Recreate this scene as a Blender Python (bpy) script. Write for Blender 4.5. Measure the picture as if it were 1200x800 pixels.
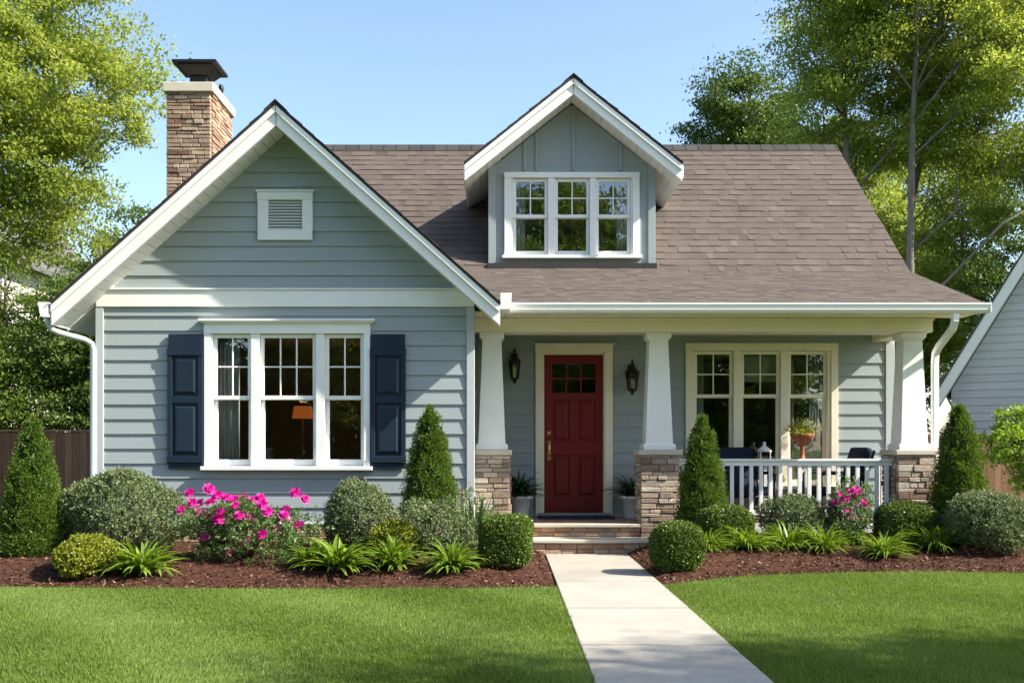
import bpy, math, random
import numpy as np
from mathutils import Vector
R = math.radians
sc = bpy.context.scene
for o in list(bpy.data.objects): bpy.data.objects.remove(o)
COL = sc.collection
FX, HX, HY, EYE = 1167.0, 590.0, 522.0, 1.28

# ------------------------------------------------------------------ camera, sky, sun
cam = bpy.data.cameras.new('camera'); camo = bpy.data.objects.new('camera', cam); COL.objects.link(camo)
camo.location = (0, 0, EYE); camo.rotation_euler = (R(90), 0, 0)
cam.sensor_fit = 'HORIZONTAL'; cam.sensor_width = 36; cam.lens = 36 * FX / 1200
cam.shift_x = (600 - HX) / 1200; cam.shift_y = (HY - 400) / 1200
cam.clip_start = .05; cam.clip_end = 2000
sc.camera = camo
SUN_EL, SUN_A = 40.0, 15.0
w = bpy.data.worlds.new('World'); sc.world = w; w.use_nodes = True
nt = w.node_tree; bg = nt.nodes['Background']
sky = nt.nodes.new('ShaderNodeTexSky'); sky.sky_type = 'NISHITA'; sky.sun_disc = False
sky.sun_elevation = R(SUN_EL); sky.sun_rotation = R(90 + SUN_A)
sky.air_density = 1.0; sky.dust_density = 1.3; sky.ozone_density = 1.6; sky.altitude = 0
nt.links.new(sky.outputs[0], bg.inputs[0]); bg.inputs[1].default_value = 0.12
sl = bpy.data.lights.new('sun', 'SUN'); sl.energy = 5.0; sl.angle = R(.55); sl.color = (1, .93, .80)
so = bpy.data.objects.new('sun', sl); COL.objects.link(so)
sd = Vector((math.cos(R(SUN_EL)) * math.cos(R(SUN_A)), -math.cos(R(SUN_EL)) * math.sin(R(SUN_A)), math.sin(R(SUN_EL))))
so.rotation_euler = sd.to_track_quat('Z', 'Y').to_euler(); so.location = (30, -6, 30)
vs = sc.view_settings
vs.view_transform = 'Standard'; vs.look = 'None'; vs.gamma = 1; vs.exposure = 1.42; vs.use_curve_mapping = False
sc.cycles.max_bounces = 8; sc.cycles.transparent_max_bounces = 12

# ------------------------------------------------------------------ helpers
def at(px, d): return (px - HX) / FX * d
def zat(py, d): return EYE + (HY - py) * d / FX
def dof(py, z=.1): return (EYE - z) * FX / (py - HY)

WO = {}
def link(o, parent=None, w=Vector((0, 0, 0))):
    COL.objects.link(o); WO[o.name] = Vector(w)
    if parent is not None:
        o.parent = parent; o.location = Vector(w) - WO[parent.name]
    else: o.location = w
    return o
def tag(o, label=None, cat=None, group=None, kind=None):
    if label: o['label'] = label
    if cat: o['category'] = cat
    if group: o['group'] = group
    if kind: o['kind'] = kind
    return o
def thing(name, label, cat, loc=(0, 0, 0), group=None):
    o = bpy.data.objects.new(name, None); o.empty_display_size = .1
    link(o, None, loc); return tag(o, label, cat, group)
def children(o): return [c for c in bpy.data.objects if c.parent == o]
def copy_tree(o, parent=None):
    c = o.copy(); COL.objects.link(c); c.parent = parent
    for ch in children(o): copy_tree(ch, c)
    return c

class MB:
    def __init__(s, T=None): s.v = []; s.f = []; s.t = []; s.T = T; s.sm = []
    def add(s, vs, fs, tint=None, smooth=False):
        b = len(s.v)
        t = random.random() if tint is None else tint
        s.v += [s.T(*p) if s.T else tuple(p) for p in vs]
        for f in fs: s.f.append([b + i for i in f]); s.t.append(t); s.sm.append(smooth)
    def box(s, x0, x1, y0, y1, z0, z1, tint=None):
        s.add([(x0,y0,z0),(x1,y0,z0),(x1,y1,z0),(x0,y1,z0),(x0,y0,z1),(x1,y0,z1),(x1,y1,z1),(x0,y1,z1)],
              [(0,3,2,1),(4,5,6,7),(0,1,5,4),(1,2,6,5),(2,3,7,6),(3,0,4,7)], tint)
    def prism(s, poly, a0, a1, axis='y', tint=None):
        n = len(poly)
        if axis == 'y': P = [(x, a0, z) for x, z in poly] + [(x, a1, z) for x, z in poly]
        elif axis == 'x': P = [(a0, y, z) for y, z in poly] + [(a1, y, z) for y, z in poly]
        else: P = [(x, y, a0) for x, y in poly] + [(x, y, a1) for x, y in poly]
        s.add(P, [tuple(range(n)), tuple(range(2*n-1, n-1, -1))] + [(i, (i+1) % n, n + (i+1) % n, n + i) for i in range(n)], tint)
    def taper(s, cx, cy, z0, z1, h0, h1, tint=None):
        s.add([(cx-h0,cy-h0,z0),(cx+h0,cy-h0,z0),(cx+h0,cy+h0,z0),(cx-h0,cy+h0,z0),(cx-h1,cy-h1,z1),(cx+h1,cy-h1,z1),(cx+h1,cy+h1,z1),(cx-h1,cy+h1,z1)],
              [(0,3,2,1),(4,5,6,7),(0,1,5,4),(1,2,6,5),(2,3,7,6),(3,0,4,7)], tint)
    def lathe(s, c, prof, n=20, tint=None, smooth=True, rot=0):
        P = []; F = []
        for r, z in prof:
            for k in range(n):
                a = 2*math.pi*k/n + rot
                P.append((c[0] + r*math.cos(a), c[1] + r*math.sin(a), c[2] + z))
        for i in range(len(prof)-1):
            for k in range(n):
                F.append((i*n+k, i*n+(k+1) % n, (i+1)*n+(k+1) % n, (i+1)*n+k))
        F.append(tuple(range(n-1, -1, -1))); F.append(tuple(range((len(prof)-1)*n, len(prof)*n)))
        s.add(P, F, tint, smooth)
    def tube(s, pts, rad, n=8, tint=None, square=False):
        pts = [Vector(p) for p in pts]; m = len(pts)
        rs = rad if isinstance(rad, (list, tuple)) else [rad]*m
        P = []; F = []; up = None
        for i, p in enumerate(pts):
            d = (pts[min(i+1, m-1)] - pts[max(i-1, 0)]).normalized()
            if up is None:
                up = Vector((0, 0, 1)) if abs(d.z) < .9 else Vector((0, 1, 0))
            a = d.cross(up)
            if a.length < 1e-4: a = d.orthogonal()
            a.normalize(); b = a.cross(d).normalized(); up = b
            for k in range(n):
                t = 2*math.pi*(k + (.5 if square else 0))/n
                P.append(tuple(p + a*math.cos(t)*rs[i] + b*math.sin(t)*rs[i]))
        for i in range(m-1):
            for k in range(n): F.append((i*n+k, i*n+(k+1) % n, (i+1)*n+(k+1) % n, (i+1)*n+k))
        F.append(tuple(range(n-1, -1, -1))); F.append(tuple(range((m-1)*n, m*n)))
        s.add(P, F, tint, not square)
    def build(s, name, mat, parent=None, bevel=0, seg=2, origin=None):
        V = np.array(s.v, float)
        if origin is None:
            c = (V.min(0) + V.max(0)) / 2; c[2] = V[:, 2].min()
        else: c = np.array(origin, float)
        me = bpy.data.meshes.new(name); me.from_pydata((V - c).tolist(), [], s.f)
        a = me.attributes.new('tint', 'FLOAT', 'FACE'); a.data.foreach_set('value', np.array(s.t, np.float32))
        me.polygons.foreach_set('use_smooth', np.array(s.sm, bool))
        me.materials.append(mat); me.update()
        o = bpy.data.objects.new(name, me); link(o, parent, Vector(c))
        if bevel:
            m = o.modifiers.new('bevel', 'BEVEL'); m.width = bevel; m.segments = seg; m.limit_method = 'ANGLE'; m.angle_limit = R(50)
        return o

def np_mesh(name, V, F, tint, mat, parent=None, smooth=False, w=(0, 0, 0)):
    me = bpy.data.meshes.new(name); k = F.shape[1]
    me.vertices.add(len(V)); me.vertices.foreach_set('co', np.ascontiguousarray(V, np.float32).ravel())
    me.loops.add(F.size); me.loops.foreach_set('vertex_index', np.ascontiguousarray(F, np.int32).ravel())
    me.polygons.add(len(F)); me.polygons.foreach_set('loop_start', np.arange(0, F.size, k, dtype=np.int32))
    if smooth: me.polygons.foreach_set('use_smooth', np.ones(len(F), bool))
    a = me.attributes.new('tint', 'FLOAT', 'FACE'); a.data.foreach_set('value', np.ascontiguousarray(tint, np.float32))
    me.materials.append(mat); me.update(calc_edges=True)
    o = bpy.data.objects.new(name, me); link(o, parent, Vector(w)); return o

def norm(a): return a / (np.linalg.norm(a, axis=-1, keepdims=True) + 1e-9)
def leaves(P, A, N, L, W):
    A = norm(A); S = norm(np.cross(A, N)); N2 = np.cross(S, A)
    L = np.asarray(L)[:, None]; W = np.asarray(W)[:, None]
    V = np.stack([P, P + A*L*.45 + S*W*.5 + N2*W*.12, P + A*L, P + A*L*.45 - S*W*.5 + N2*W*.12], 1).reshape(-1, 3)
    n = len(P); F = np.arange(4*n).reshape(n, 4)
    return V, F

# ------------------------------------------------------------------ materials
def pmat(name, cols, rough=.6, nscale=6, namt=.12, bump=0, bscale=60, spec=.3, stretch=(1, 1, 1), fine=0, fscale=150, metal=0, coat=0):
    m = bpy.data.materials.new(name); m.use_nodes = True; t = m.node_tree; N = t.nodes; Lk = t.links
    b = N['Principled BSDF']; b.inputs['Roughness'].default_value = rough
    b.inputs['Specular IOR Level'].default_value = spec; b.inputs['Metallic'].default_value = metal
    b.inputs['Coat Weight'].default_value = coat
    tc = N.new('ShaderNodeTexCoord'); mp = N.new('ShaderNodeMapping'); mp.inputs['Scale'].default_value = stretch
    Lk.new(tc.outputs['Object'], mp.inputs[0])
    rp = N.new('ShaderNodeValToRGB'); e = rp.color_ramp.elements
    if len(cols) == 1: cols = [cols[0], cols[0]]
    e[0].position = 0; e[0].color = (*cols[0], 1); e[1].position = 1; e[1].color = (*cols[-1], 1)
    for i, c in enumerate(cols[1:-1]):
        x = e.new((i+1)/(len(cols)-1)); x.color = (*c, 1)
    at_ = N.new('ShaderNodeAttribute'); at_.attribute_name = 'tint'; Lk.new(at_.outputs['Fac'], rp.inputs[0])
    no = N.new('ShaderNodeTexNoise'); no.inputs['Scale'].default_value = nscale; no.inputs['Detail'].default_value = 6; no.inputs['Roughness'].default_value = .65
    Lk.new(mp.outputs[0], no.inputs[0])
    mr = N.new('ShaderNodeMapRange'); mr.inputs[1].default_value = .25; mr.inputs[2].default_value = .75
    mr.inputs[3].default_value = 1 - namt; mr.inputs[4].default_value = 1 + namt; Lk.new(no.outputs[0], mr.inputs[0])
    mx = N.new('ShaderNodeMix'); mx.data_type = 'RGBA'; mx.blend_type = 'MULTIPLY'; mx.inputs[0].default_value = 1
    Lk.new(rp.outputs[0], mx.inputs[6]); Lk.new(mr.outputs[0], mx.inputs[7])
    out = mx.outputs[2]
    if fine:
        n2 = N.new('ShaderNodeTexNoise'); n2.inputs['Scale'].default_value = fscale; n2.inputs['Detail'].default_value = 2; Lk.new(mp.outputs[0], n2.inputs[0])
        r2 = N.new('ShaderNodeMapRange'); r2.inputs[1].default_value = .3; r2.inputs[2].default_value = .7; r2.inputs[3].default_value = 1-fine; r2.inputs[4].default_value = 1+fine
        Lk.new(n2.outputs[0], r2.inputs[0])
        m2 = N.new('ShaderNodeMix'); m2.data_type = 'RGBA'; m2.blend_type = 'MULTIPLY'; m2.inputs[0].default_value = 1
        Lk.new(out, m2.inputs[6]); Lk.new(r2.outputs[0], m2.inputs[7]); out = m2.outputs[2]
    Lk.new(out, b.inputs['Base Color'])
    rr = N.new('ShaderNodeMapRange'); rr.inputs[3].default_value = max(.05, rough-.1); rr.inputs[4].default_value = min(1, rough+.1)
    Lk.new(no.outputs[0], rr.inputs[0]); Lk.new(rr.outputs[0], b.inputs['Roughness'])
    if bump:
        nb = N.new('ShaderNodeTexNoise'); nb.inputs['Scale'].default_value = bscale; nb.inputs['Detail'].default_value = 5; Lk.new(mp.outputs[0], nb.inputs[0])
        bp = N.new('ShaderNodeBump'); bp.inputs['Strength'].default_value = bump; bp.inputs['Distance'].default_value = .01
        Lk.new(nb.outputs[0], bp.inputs['Height']); Lk.new(bp.outputs[0], b.inputs['Normal'])
    return m
def leafmat(name, cols, trans=.35, rough=.5, spec=.25):
    m = pmat(name, cols, rough, 1.2, .18, spec=spec); t = m.node_tree; N = t.nodes; Lk = t.links
    b = N['Principled BSDF']; src = b.inputs['Base Color'].links[0].from_socket
    tr = N.new('ShaderNodeBsdfTranslucent'); hs = N.new('ShaderNodeHueSaturation'); hs.inputs['Value'].default_value = 1.5; hs.inputs['Saturation'].default_value = 1.1
    hs.inputs['Hue'].default_value = .492
    Lk.new(src, hs.inputs['Color']); Lk.new(hs.outputs[0], tr.inputs[0])
    mx = N.new('ShaderNodeMixShader'); mx.inputs[0].default_value = trans
    Lk.new(b.outputs[0], mx.inputs[1]); Lk.new(tr.outputs[0], mx.inputs[2]); Lk.new(mx.outputs[0], N['Material Output'].inputs[0])
    return m
def glassmat(name, tintc=(.96, .975, .97), boost=.11):
    m = bpy.data.materials.new(name); m.use_nodes = True; t = m.node_tree; N = t.nodes; Lk = t.links
    N.remove(N['Principled BSDF'])
    tr = N.new('ShaderNodeBsdfTransparent'); tr.inputs[0].default_value = (*tintc, 1)
    gl = N.new('ShaderNodeBsdfGlossy'); gl.inputs['Roughness'].default_value = .005
    tc = N.new('ShaderNodeTexCoord'); no = N.new('ShaderNodeTexNoise'); no.inputs['Scale'].default_value = 2.5; no.inputs['Detail'].default_value = 1
    bp = N.new('ShaderNodeBump'); bp.inputs['Strength'].default_value = .05; bp.inputs['Distance'].default_value = .02
    Lk.new(tc.outputs['Object'], no.inputs[0]); Lk.new(no.outputs[0], bp.inputs['Height']); Lk.new(bp.outputs[0], gl.inputs['Normal'])
    fr = N.new('ShaderNodeFresnel'); fr.inputs[0].default_value = 1.5
    ad = N.new('ShaderNodeMath'); ad.operation = 'MULTIPLY_ADD'; ad.inputs[1].default_value = 1.5; ad.inputs[2].default_value = boost
    Lk.new(fr.outputs[0], ad.inputs[0])
    mx = N.new('ShaderNodeMixShader'); Lk.new(ad.outputs[0], mx.inputs[0]); Lk.new(tr.outputs[0], mx.inputs[1]); Lk.new(gl.outputs[0], mx.inputs[2])
    Lk.new(mx.outputs[0], N['Material Output'].inputs[0]); return m
def emit(name, c, s):
    m = bpy.data.materials.new(name); m.use_nodes = True; b = m.node_tree.nodes['Principled BSDF']
    b.inputs['Base Color'].default_value = (*c, 1); b.inputs['Emission Color'].default_value = (*c, 1); b.inputs['Emission Strength'].default_value = s; return m

M = {}
M['siding'] = pmat('siding_paint', [(.270,.308,.316), (.292,.332,.340)], .55, 2.5, .05, .12, 45, .3, (.25,1,3), fine=.03)
M['pipe'] = pmat('grey_pipe', [(.33,.36,.37), (.35,.38,.39)], .35, 4, .05, spec=.5)
M['corner'] = pmat('corner_paint', [(.40,.43,.44), (.42,.45,.46)], .5, 3, .04, .04, 50, .35)
M['gsiding'] = pmat('neighbour_siding', [(.44,.445,.46), (.48,.485,.50)], .6, 2.5, .05)
M['wsiding'] = pmat('far_house_siding', [(.40,.38,.35), (.44,.42,.38)], .6, 2.5, .05)
M['white'] = pmat('white_trim', [(.74,.74,.72), (.78,.78,.75)], .42, 3, .04, .04, 50, .4)
M['cream'] = pmat('cream_bounce_trim', [(.75,.70,.55), (.79,.74,.59)], .45, 3, .04, .04, 50, .4)  # cream trim, made yellower to hold the green-yellow bounce light
M['gutter'] = pmat('white_gutter', [(.76,.77,.76), (.8,.8,.78)], .3, 4, .03, spec=.5)
M['shutter'] = pmat('navy_paint', [(.010,.020,.036), (.012,.023,.041)], .45, 5, .08, .05, 60, .3)
M['red'] = pmat('door_paint', [(.15,.008,.009), (.16,.009,.010)], .42, 5, .06, .05, 40, .3, (4,4,.5))
M['roof'] = pmat('shingle', [(.062,.050,.043), (.092,.074,.064), (.104,.084,.073), (.135,.112,.099)], .9, 2.2, .13, .6, 240, .15, fine=.42, fscale=120)
M['roofdark'] = pmat('shingle_edge', [(.03,.028,.028), (.045,.042,.04)], .9, 20, .2)
M['nroof'] = pmat('neighbour_shingle', [(.06,.058,.06), (.11,.105,.105)], .9, 3, .15, .4, 150)
M['stone'] = pmat('stone', [(.18,.12,.085), (.33,.24,.175), (.43,.345,.265), (.26,.205,.165), (.50,.43,.35)], .85, 14, .22, .7, 55, .2, fine=.12, fscale=90)
M['brick'] = pmat('chimney_brick', [(.16,.09,.06), (.30,.19,.13), (.40,.29,.205), (.22,.145,.105), (.46,.355,.26)], .85, 14, .22, .7, 55, .2, fine=.12, fscale=90)
M['stepbrick'] = pmat('step_brick', [(.28,.16,.10), (.40,.25,.16), (.47,.33,.23)], .85, 14, .2, .6, 55)
M['mortar'] = pmat('mortar', [(.36,.32,.27), (.4,.36,.3)], .95, 20, .15, .4, 90)
M['caststone'] = pmat('cast_stone', [(.50,.44,.35), (.54,.47,.38)], .8, 8, .1, .25, 80)
M['porchfloor'] = pmat('porch_floor', [(.30,.20,.155), (.34,.23,.18)], .55, 6, .15, .15, 50)
M['path'] = pmat('concrete', [(.295,.275,.235), (.335,.312,.265)], .85, 1.6, .17, .22, 120, .2, fine=.08, fscale=240)
M['black'] = pmat('black_metal', [(.008,.008,.009), (.011,.011,.012)], .5, 10, .2, spec=.3)
M['brass'] = pmat('brass', [(.75,.52,.18), (.8,.56,.2)], .22, 10, .1, metal=1)
M['wood'] = pmat('fence_wood', [(.22,.105,.062), (.28,.14,.085), (.33,.175,.11)], .75, 3, .25, .3, 30, .2, (6,6,.6))
M['rwood'] = pmat('fence_wood_light', [(.17,.085,.05), (.21,.11,.068), (.25,.14,.09)], .75, 3, .22, .3, 30, .2, (6,6,.6))
M['bark'] = pmat('bark', [(.10,.085,.07), (.16,.14,.12)], .9, 5, .35, .9, 18, .15, (3,3,.7))
M['twig'] = pmat('twig', [(.10,.07,.05), (.14,.10,.07)], .9, 8, .2)
M['mulch'] = pmat('mulch', [(.048,.022,.014), (.065,.03,.019)], .95, 14, .45, 1, 45, .1, fine=.35, fscale=110)
M['chip'] = pmat('mulch_chip', [(.026,.012,.009), (.065,.028,.018), (.105,.05,.031), (.25,.145,.095)], .9, 30, .2, spec=.12)
M['soil'] = pmat('lawn_soil', [(.06,.10,.014), (.075,.115,.018)], .95, 1.5, .2, .6, 60, .1, fine=.25)
M['grass'] = leafmat('grass', [(.095,.145,.028), (.125,.19,.036), (.155,.225,.046), (.21,.275,.075)], .35, .5, .2)
M['fabric'] = pmat('navy_fabric', [(.012,.016,.034), (.016,.021,.042)], .85, 40, .15, .2, 200, .15)
M['curtain'] = pmat('curtain', [(.72,.72,.70), (.78,.78,.75)], .9, 5, .1)
M['inwall'] = pmat('room_wall', [(.40,.37,.32), (.43,.40,.35)], .9, 2, .1)
M['terracotta'] = pmat('terracotta', [(.30,.10,.05), (.34,.12,.06)], .7, 10, .15)
M['pot'] = pmat('white_pot', [(.68,.69,.70), (.72,.73,.74)], .4, 6, .05)
M['glass'] = glassmat('window_glass')
M['lampglass'] = glassmat('lantern_glass', (.85,.82,.74), .08)
M['mat'] = pmat('doormat', [(.025,.03,.045), (.03,.036,.05)], .95, 60, .3, .6, 200)
M['lamp'] = emit('lamp_shade_glow', (.75, .19, .03), .16)
M['box'] = leafmat('boxwood_leaf', [(.045,.08,.012), (.085,.135,.02), (.135,.19,.032)], .2, .4, .35)
M['thuja'] = leafmat('thuja_leaf', [(.042,.080,.012), (.085,.142,.02), (.145,.205,.03)], .3, .5, .25)
M['grey'] = leafmat('grey_green_leaf', [(.06,.09,.036), (.12,.155,.064), (.20,.235,.115)], .25, .5, .25)
M['gold'] = leafmat('golden_leaf', [(.085,.12,.012), (.17,.20,.02), (.26,.28,.035)], .25, .45, .3)
M['hosta'] = leafmat('hosta_leaf', [(.07,.13,.014), (.14,.225,.025), (.24,.33,.055)], .35, .38, .35)
M['rose'] = leafmat('rose_leaf', [(.04,.085,.022), (.075,.135,.035), (.13,.19,.06)], .3, .45, .3)
M['fern'] = leafmat('pot_plant_leaf', [(.012,.035,.010), (.022,.06,.015), (.04,.09,.022)], .25, .4, .3)
M['iris'] = leafmat('iris_leaf', [(.05,.11,.03), (.09,.17,.05)], .3, .45, .3)
M['pink'] = leafmat('pink_petal', [(.42,.012,.19), (.60,.02,.30), (.72,.06,.42)], .3, .5, .2)
M['palepink'] = leafmat('pale_pink_petal', [(.5,.12,.25), (.6,.25,.32)], .3, .5, .2)
M['treeA'] = leafmat('yellow_green_leaf', [(.11,.16,.03), (.20,.25,.045), (.29,.335,.075)], .54, .5, .2)
M['treeB'] = leafmat('mid_green_leaf', [(.05,.09,.016), (.095,.145,.024), (.15,.20,.036)], .38, .5, .2)
M['treeC'] = leafmat('dark_green_leaf', [(.04,.072,.016), (.07,.112,.022), (.108,.155,.032)], .3, .5, .2)

random.seed(7)
# ------------------------------------------------------------------ ground
def lawn_edge_left(x):  return 8.92 + .06*np.sin(x*1.1+.5) + .04*np.sin(x*2.7) - .10*np.clip((-x-3)/3, 0, 1)
def lawn_edge_right(x):
    t = np.clip((x - 1.45)/2.2, 0, 1); return 9.05 + .95*(1-(1-t)**2.2) + .03*np.sin(x*2.1)
def bed_height(x, y):
    left = x < .9
    yf = np.where(left, lawn_edge_left(x), lawn_edge_right(x))
    t = np.clip((y - yf)/.95, 0, 1); h = .012 + .145*t*t*(3-2*t)
    dp = np.where(left, .47 - x, x - 1.45); q = np.clip(dp/.35, 0, 1)
    n = .012*np.sin(x*7.3+y*3.1)*np.sin(y*8.7-x*2.2) + .008*np.sin(x*19+1)*np.sin(y*17)
    return (h + n*np.clip(t*4, 0, 1))*(.12+.88*q)

def grid(name, xs, yfun0, yfun1, ny, zf, mat):
    X = np.repeat(xs[:, None], ny, 1); t = np.linspace(0, 1, ny)[None]
    y0 = yfun0(xs)[:, None]; y1 = yfun1(xs)[:, None]; Y = y0 + (y1-y0)*t; Z = zf(X, Y)
    V = np.stack([X, Y, Z], -1).reshape(-1, 3); nx = len(xs)
    i = (np.arange(nx-1)[:, None]*ny + np.arange(ny-1)[None]).ravel()
    F = np.stack([i, i+ny, i+ny+1, i+1], 1)
    return np_mesh(name, V, F, np.full(len(F), .5), mat, smooth=True)
g = MB(); g.add([(-400,-300,-.06),(400,-300,-.06),(400,500,-.06),(-400,500,-.06)], [(0,1,2,3)], .5)
tag(g.build('ground', M['soil']), kind='structure')
def lawn_sheet(name, poly):
    m = MB(); m.prism(poly, -.05, 0, 'z', .5); return tag(m.build(name, M['soil']), kind='structure')
xsL = np.linspace(-14, .455, 60); xsR = np.linspace(1.465, 14, 60)
lawn_sheet('lawn', [(-14, -30), (.455, -30)] + [(float(x), float(lawn_edge_left(x))) for x in xsL[::-1]])
lawn_sheet('lawn', [(1.465, -30), (14, -30)] + [(float(x), float(lawn_edge_right(x))) for x in xsR[::-1]])
bl = grid('mulch_bed', np.linspace(-5.75, .47, 190), lawn_edge_left, lambda x: x*0+12.3, 110, bed_height, M['mulch']); tag(bl, kind='structure')
br = grid('mulch_bed', np.linspace(1.45, 10, 190), lawn_edge_right, lambda x: x*0+13.0, 110, bed_height, M['mulch']); tag(br, kind='structure')
# walk
p = MB(); js = [11.66, 10.78, 9.28, 7.78, 6.34, 4.9, 3.4, 1.9, .4, -1.1, -2.6]
for a, b in zip(js[1:], js[:-1]): p.box(.49, 1.45, a+.018, b-.018, -.08, .018+random.uniform(-.002, .002))
tag(p.build('path', M['path'], bevel=.008), kind='structure')
p = MB()
for a in np.arange(9.6, 16, 1.2): p.box(-6.9, -5.80, a+.006, a+1.194, -.08, .03)
tag(p.build('side_path', M['path'], bevel=.008), kind='structure')

# ------------------------------------------------------------------ house
house = thing('house', 'single storey grey blue craftsman house with front gable, dormer and covered porch', 'house', (0, 13, 0))
GY, PY, DY = 11.5, 13.26, 13.85
GX0, GX1, GC = -4.67, -.365, -2.53
FZ = .34

def siding(mb, x0, x1, z0, z1, y, openings=(), lim=None, course=.17, t0=.004, t1=.02):
    zs = [z0]; z = z0
    while z < z1 - 1e-4:
        z = min(z + course, z1); zs.append(z)
    cuts = sorted(set([o[2] for o in openings] + [o[3] for o in openings]))
    for a, b in zip(zs[:-1], zs[1:]):
        tint = random.random()
        lv = [a] + [c for c in cuts if a + 1e-4 < c < b - 1e-4] + [b]
        yo = lambda zz: y - (t1 + (t0 - t1)*(zz - a)/course)
        for c, d in zip(lv[:-1], lv[1:]):
            xl0, xr0 = lim(c) if lim else (x0, x1); xl1, xr1 = lim(d) if lim else (x0, x1)
            segs = [(xl0, xr0, xl1, xr1)]
            for o in openings:
                if o[2] < d - 1e-4 and o[3] > c + 1e-4:
                    ns = []
                    for s in segs:
                        if o[0] > s[0] and o[1] < s[1]: ns += [(s[0], o[0], s[2], o[0]), (o[1], s[1], o[1], s[3])]
                        else: ns.append(s)
                    segs = ns
            for s in segs:
                mb.add([(s[0], yo(c), c), (s[1], yo(c), c), (s[3], yo(d), d), (s[2], yo(d), d)], [(0,1,2,3)], tint)
                if c == a: mb.add([(s[0], yo(c), c), (s[1], yo(c), c), (s[1], y-t0*.5, c), (s[0], y-t0*.5, c)], [(3,2,1,0)], tint)
def wallbox(mb, x0, x1, z0, z1, y0, y1, openings=()):
    x = x0
    for o in sorted(openings):
        if o[0] > x: mb.box(x, o[0], y0, y1, z0, z1)
        if o[2] > z0: mb.box(o[0], o[1], y0, y1, z0, o[2])
        if o[3] < z1: mb.box(o[0], o[1], y0, y1, o[3], z1)
        x = o[1]
    mb.box(x, x1, y0, y1, z0, z1)

# openings
GW = (at(247, GY), at(428, GY), zat(546, GY), zat(391, GY))
PW = (at(809, PY), at(974, PY), .75, zat(411, PY))
DO = (at(634, PY), at(710, PY), FZ, zat(412, PY))
DW = (at(598, DY), at(742, DY), zat(300, DY), zat(209, DY))
# gable wing front wall
gs = MB(); siding(gs, GX0, GX1, .395, 2.876, GY, [GW])
GTOP, GSL = 5.09, 2.22/2.49
def glim(z):
    h = max(.0, (GTOP - .222 - z)/GSL); return (max(GX0, GC - h), min(GX1, GC + h))
vx0, vx1, vz0, vz1 = at(306, GY), at(364, GY), zat(279, GY), zat(229, GY)
siding(gs, GX0, GX1, 3.07, GTOP-.225, GY, [(vx0, vx1, vz0, vz1)], glim)
gs.build('siding', M['siding'], house)
wb = MB(); wallbox(wb, GX0+.01, GX1-.01, .05, 2.95, GY, GY+.15, [GW])
wb.prism([(GX0+.01, 2.95), (GX1-.01, 2.95), (GX1-.01, glim(9)[1] and 2.98), (GC, GTOP-.24), (GX0+.01, 2.98)], GY, GY+.15)
wallbox(wb, GX1+.002, 5.15, FZ-.2, 3.0, PY, PY+.15, [DO, PW])
wb.build('wall', M['siding'], house)
# side walls
sw = MB(lambda x, y, z: (GX1 - y, x, z)); siding(sw, GY, PY, .34, 2.9, 0); sw.build('siding', M['siding'], house)
sw = MB(lambda x, y, z: (GX0 + y, 33 - x, z)); siding(sw, 11.2, 33-GY, .395, 2.95, 0); sw.build('siding', M['siding'], house)
fb = MB(); fb.box(GX0+.012, GX0+.1, GY+.15, 21.8, 0, 2.98); fb.box(GX1-.1, GX1-.012, GY+.15, PY, 0, 3.0); fb.build('wall', M['siding'], house)
# porch wall
ps = MB(); siding(ps, GX1+.02, 5.15, FZ, 2.87, PY, [DO, PW]); ps.build('siding', M['siding'], house)
# right end wall
E0, EB, RG = (11.46, 2.90), (13.7, 3.67), (16.7, 6.29)
def rlim(z):
    if z < 2.75: return (PY, 21.8)
    zz = z + .12
    yl = PY if zz < 3.55 else EB[0] + (zz - EB[1])/(RG[1]-EB[1])*3.0
    return (max(PY, yl), 22.2 - (zz - 2.9)/(RG[1]-2.9)*5.5)
rw = MB(lambda x, y, z: (5.17 - y, x, z)); siding(rw, PY, 21.8, .3, 6.0, 0, (), rlim); rw.build('siding', M['siding'], house)
rw = MB(); rw.prism([(PY, 0), (21.8, 0), (21.8, 2.75), (16.7, 6.0), (13.75, 3.45), (PY, 3.3)], 5.02, 5.15, 'x')
rw.prism([(11.62, 2.84), (PY, 2.84), (PY, 3.38), (11.7, 2.88)], 5.10, 5.16, 'x'); rw.build('wall', M['siding'], house)

# foundation
def stones(mb, x0, x1, z0, z1, y, hs=(.05, .09), ws=(.1, .28), dep=.05, out=(.0, .018), gap=.007):
    z = z0
    while z < z1 - .02:
        h = random.uniform(*hs)
        if z + h > z1 - .03: h = z1 - z
        x = x0
        while x < x1 - .01:
            wd = random.uniform(*ws)
            if x + wd > x1 - .06: wd = x1 - x
            o = random.uniform(*out); j = lambda: random.uniform(-.003, .003)
            X0, X1, Z0, Z1, Y0, Y1 = x+gap/2, x+wd-gap/2, z+gap/2, z+h-gap/2, y-o-.008, y+dep
            mb.add([(X0+j(),Y0+j(),Z0+j()),(X1+j(),Y0+j(),Z0+j()),(X1,Y1,Z0),(X0,Y1,Z0),(X0+j(),Y0+j(),Z1+j()),(X1+j(),Y0+j(),Z1+j()),(X1,Y1,Z1),(X0,Y1,Z1)],
                   [(0,3,2,1),(4,5,6,7),(0,1,5,4),(1,2,6,5),(2,3,7,6),(3,0,4,7)])
            x += wd
        z += h
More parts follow.
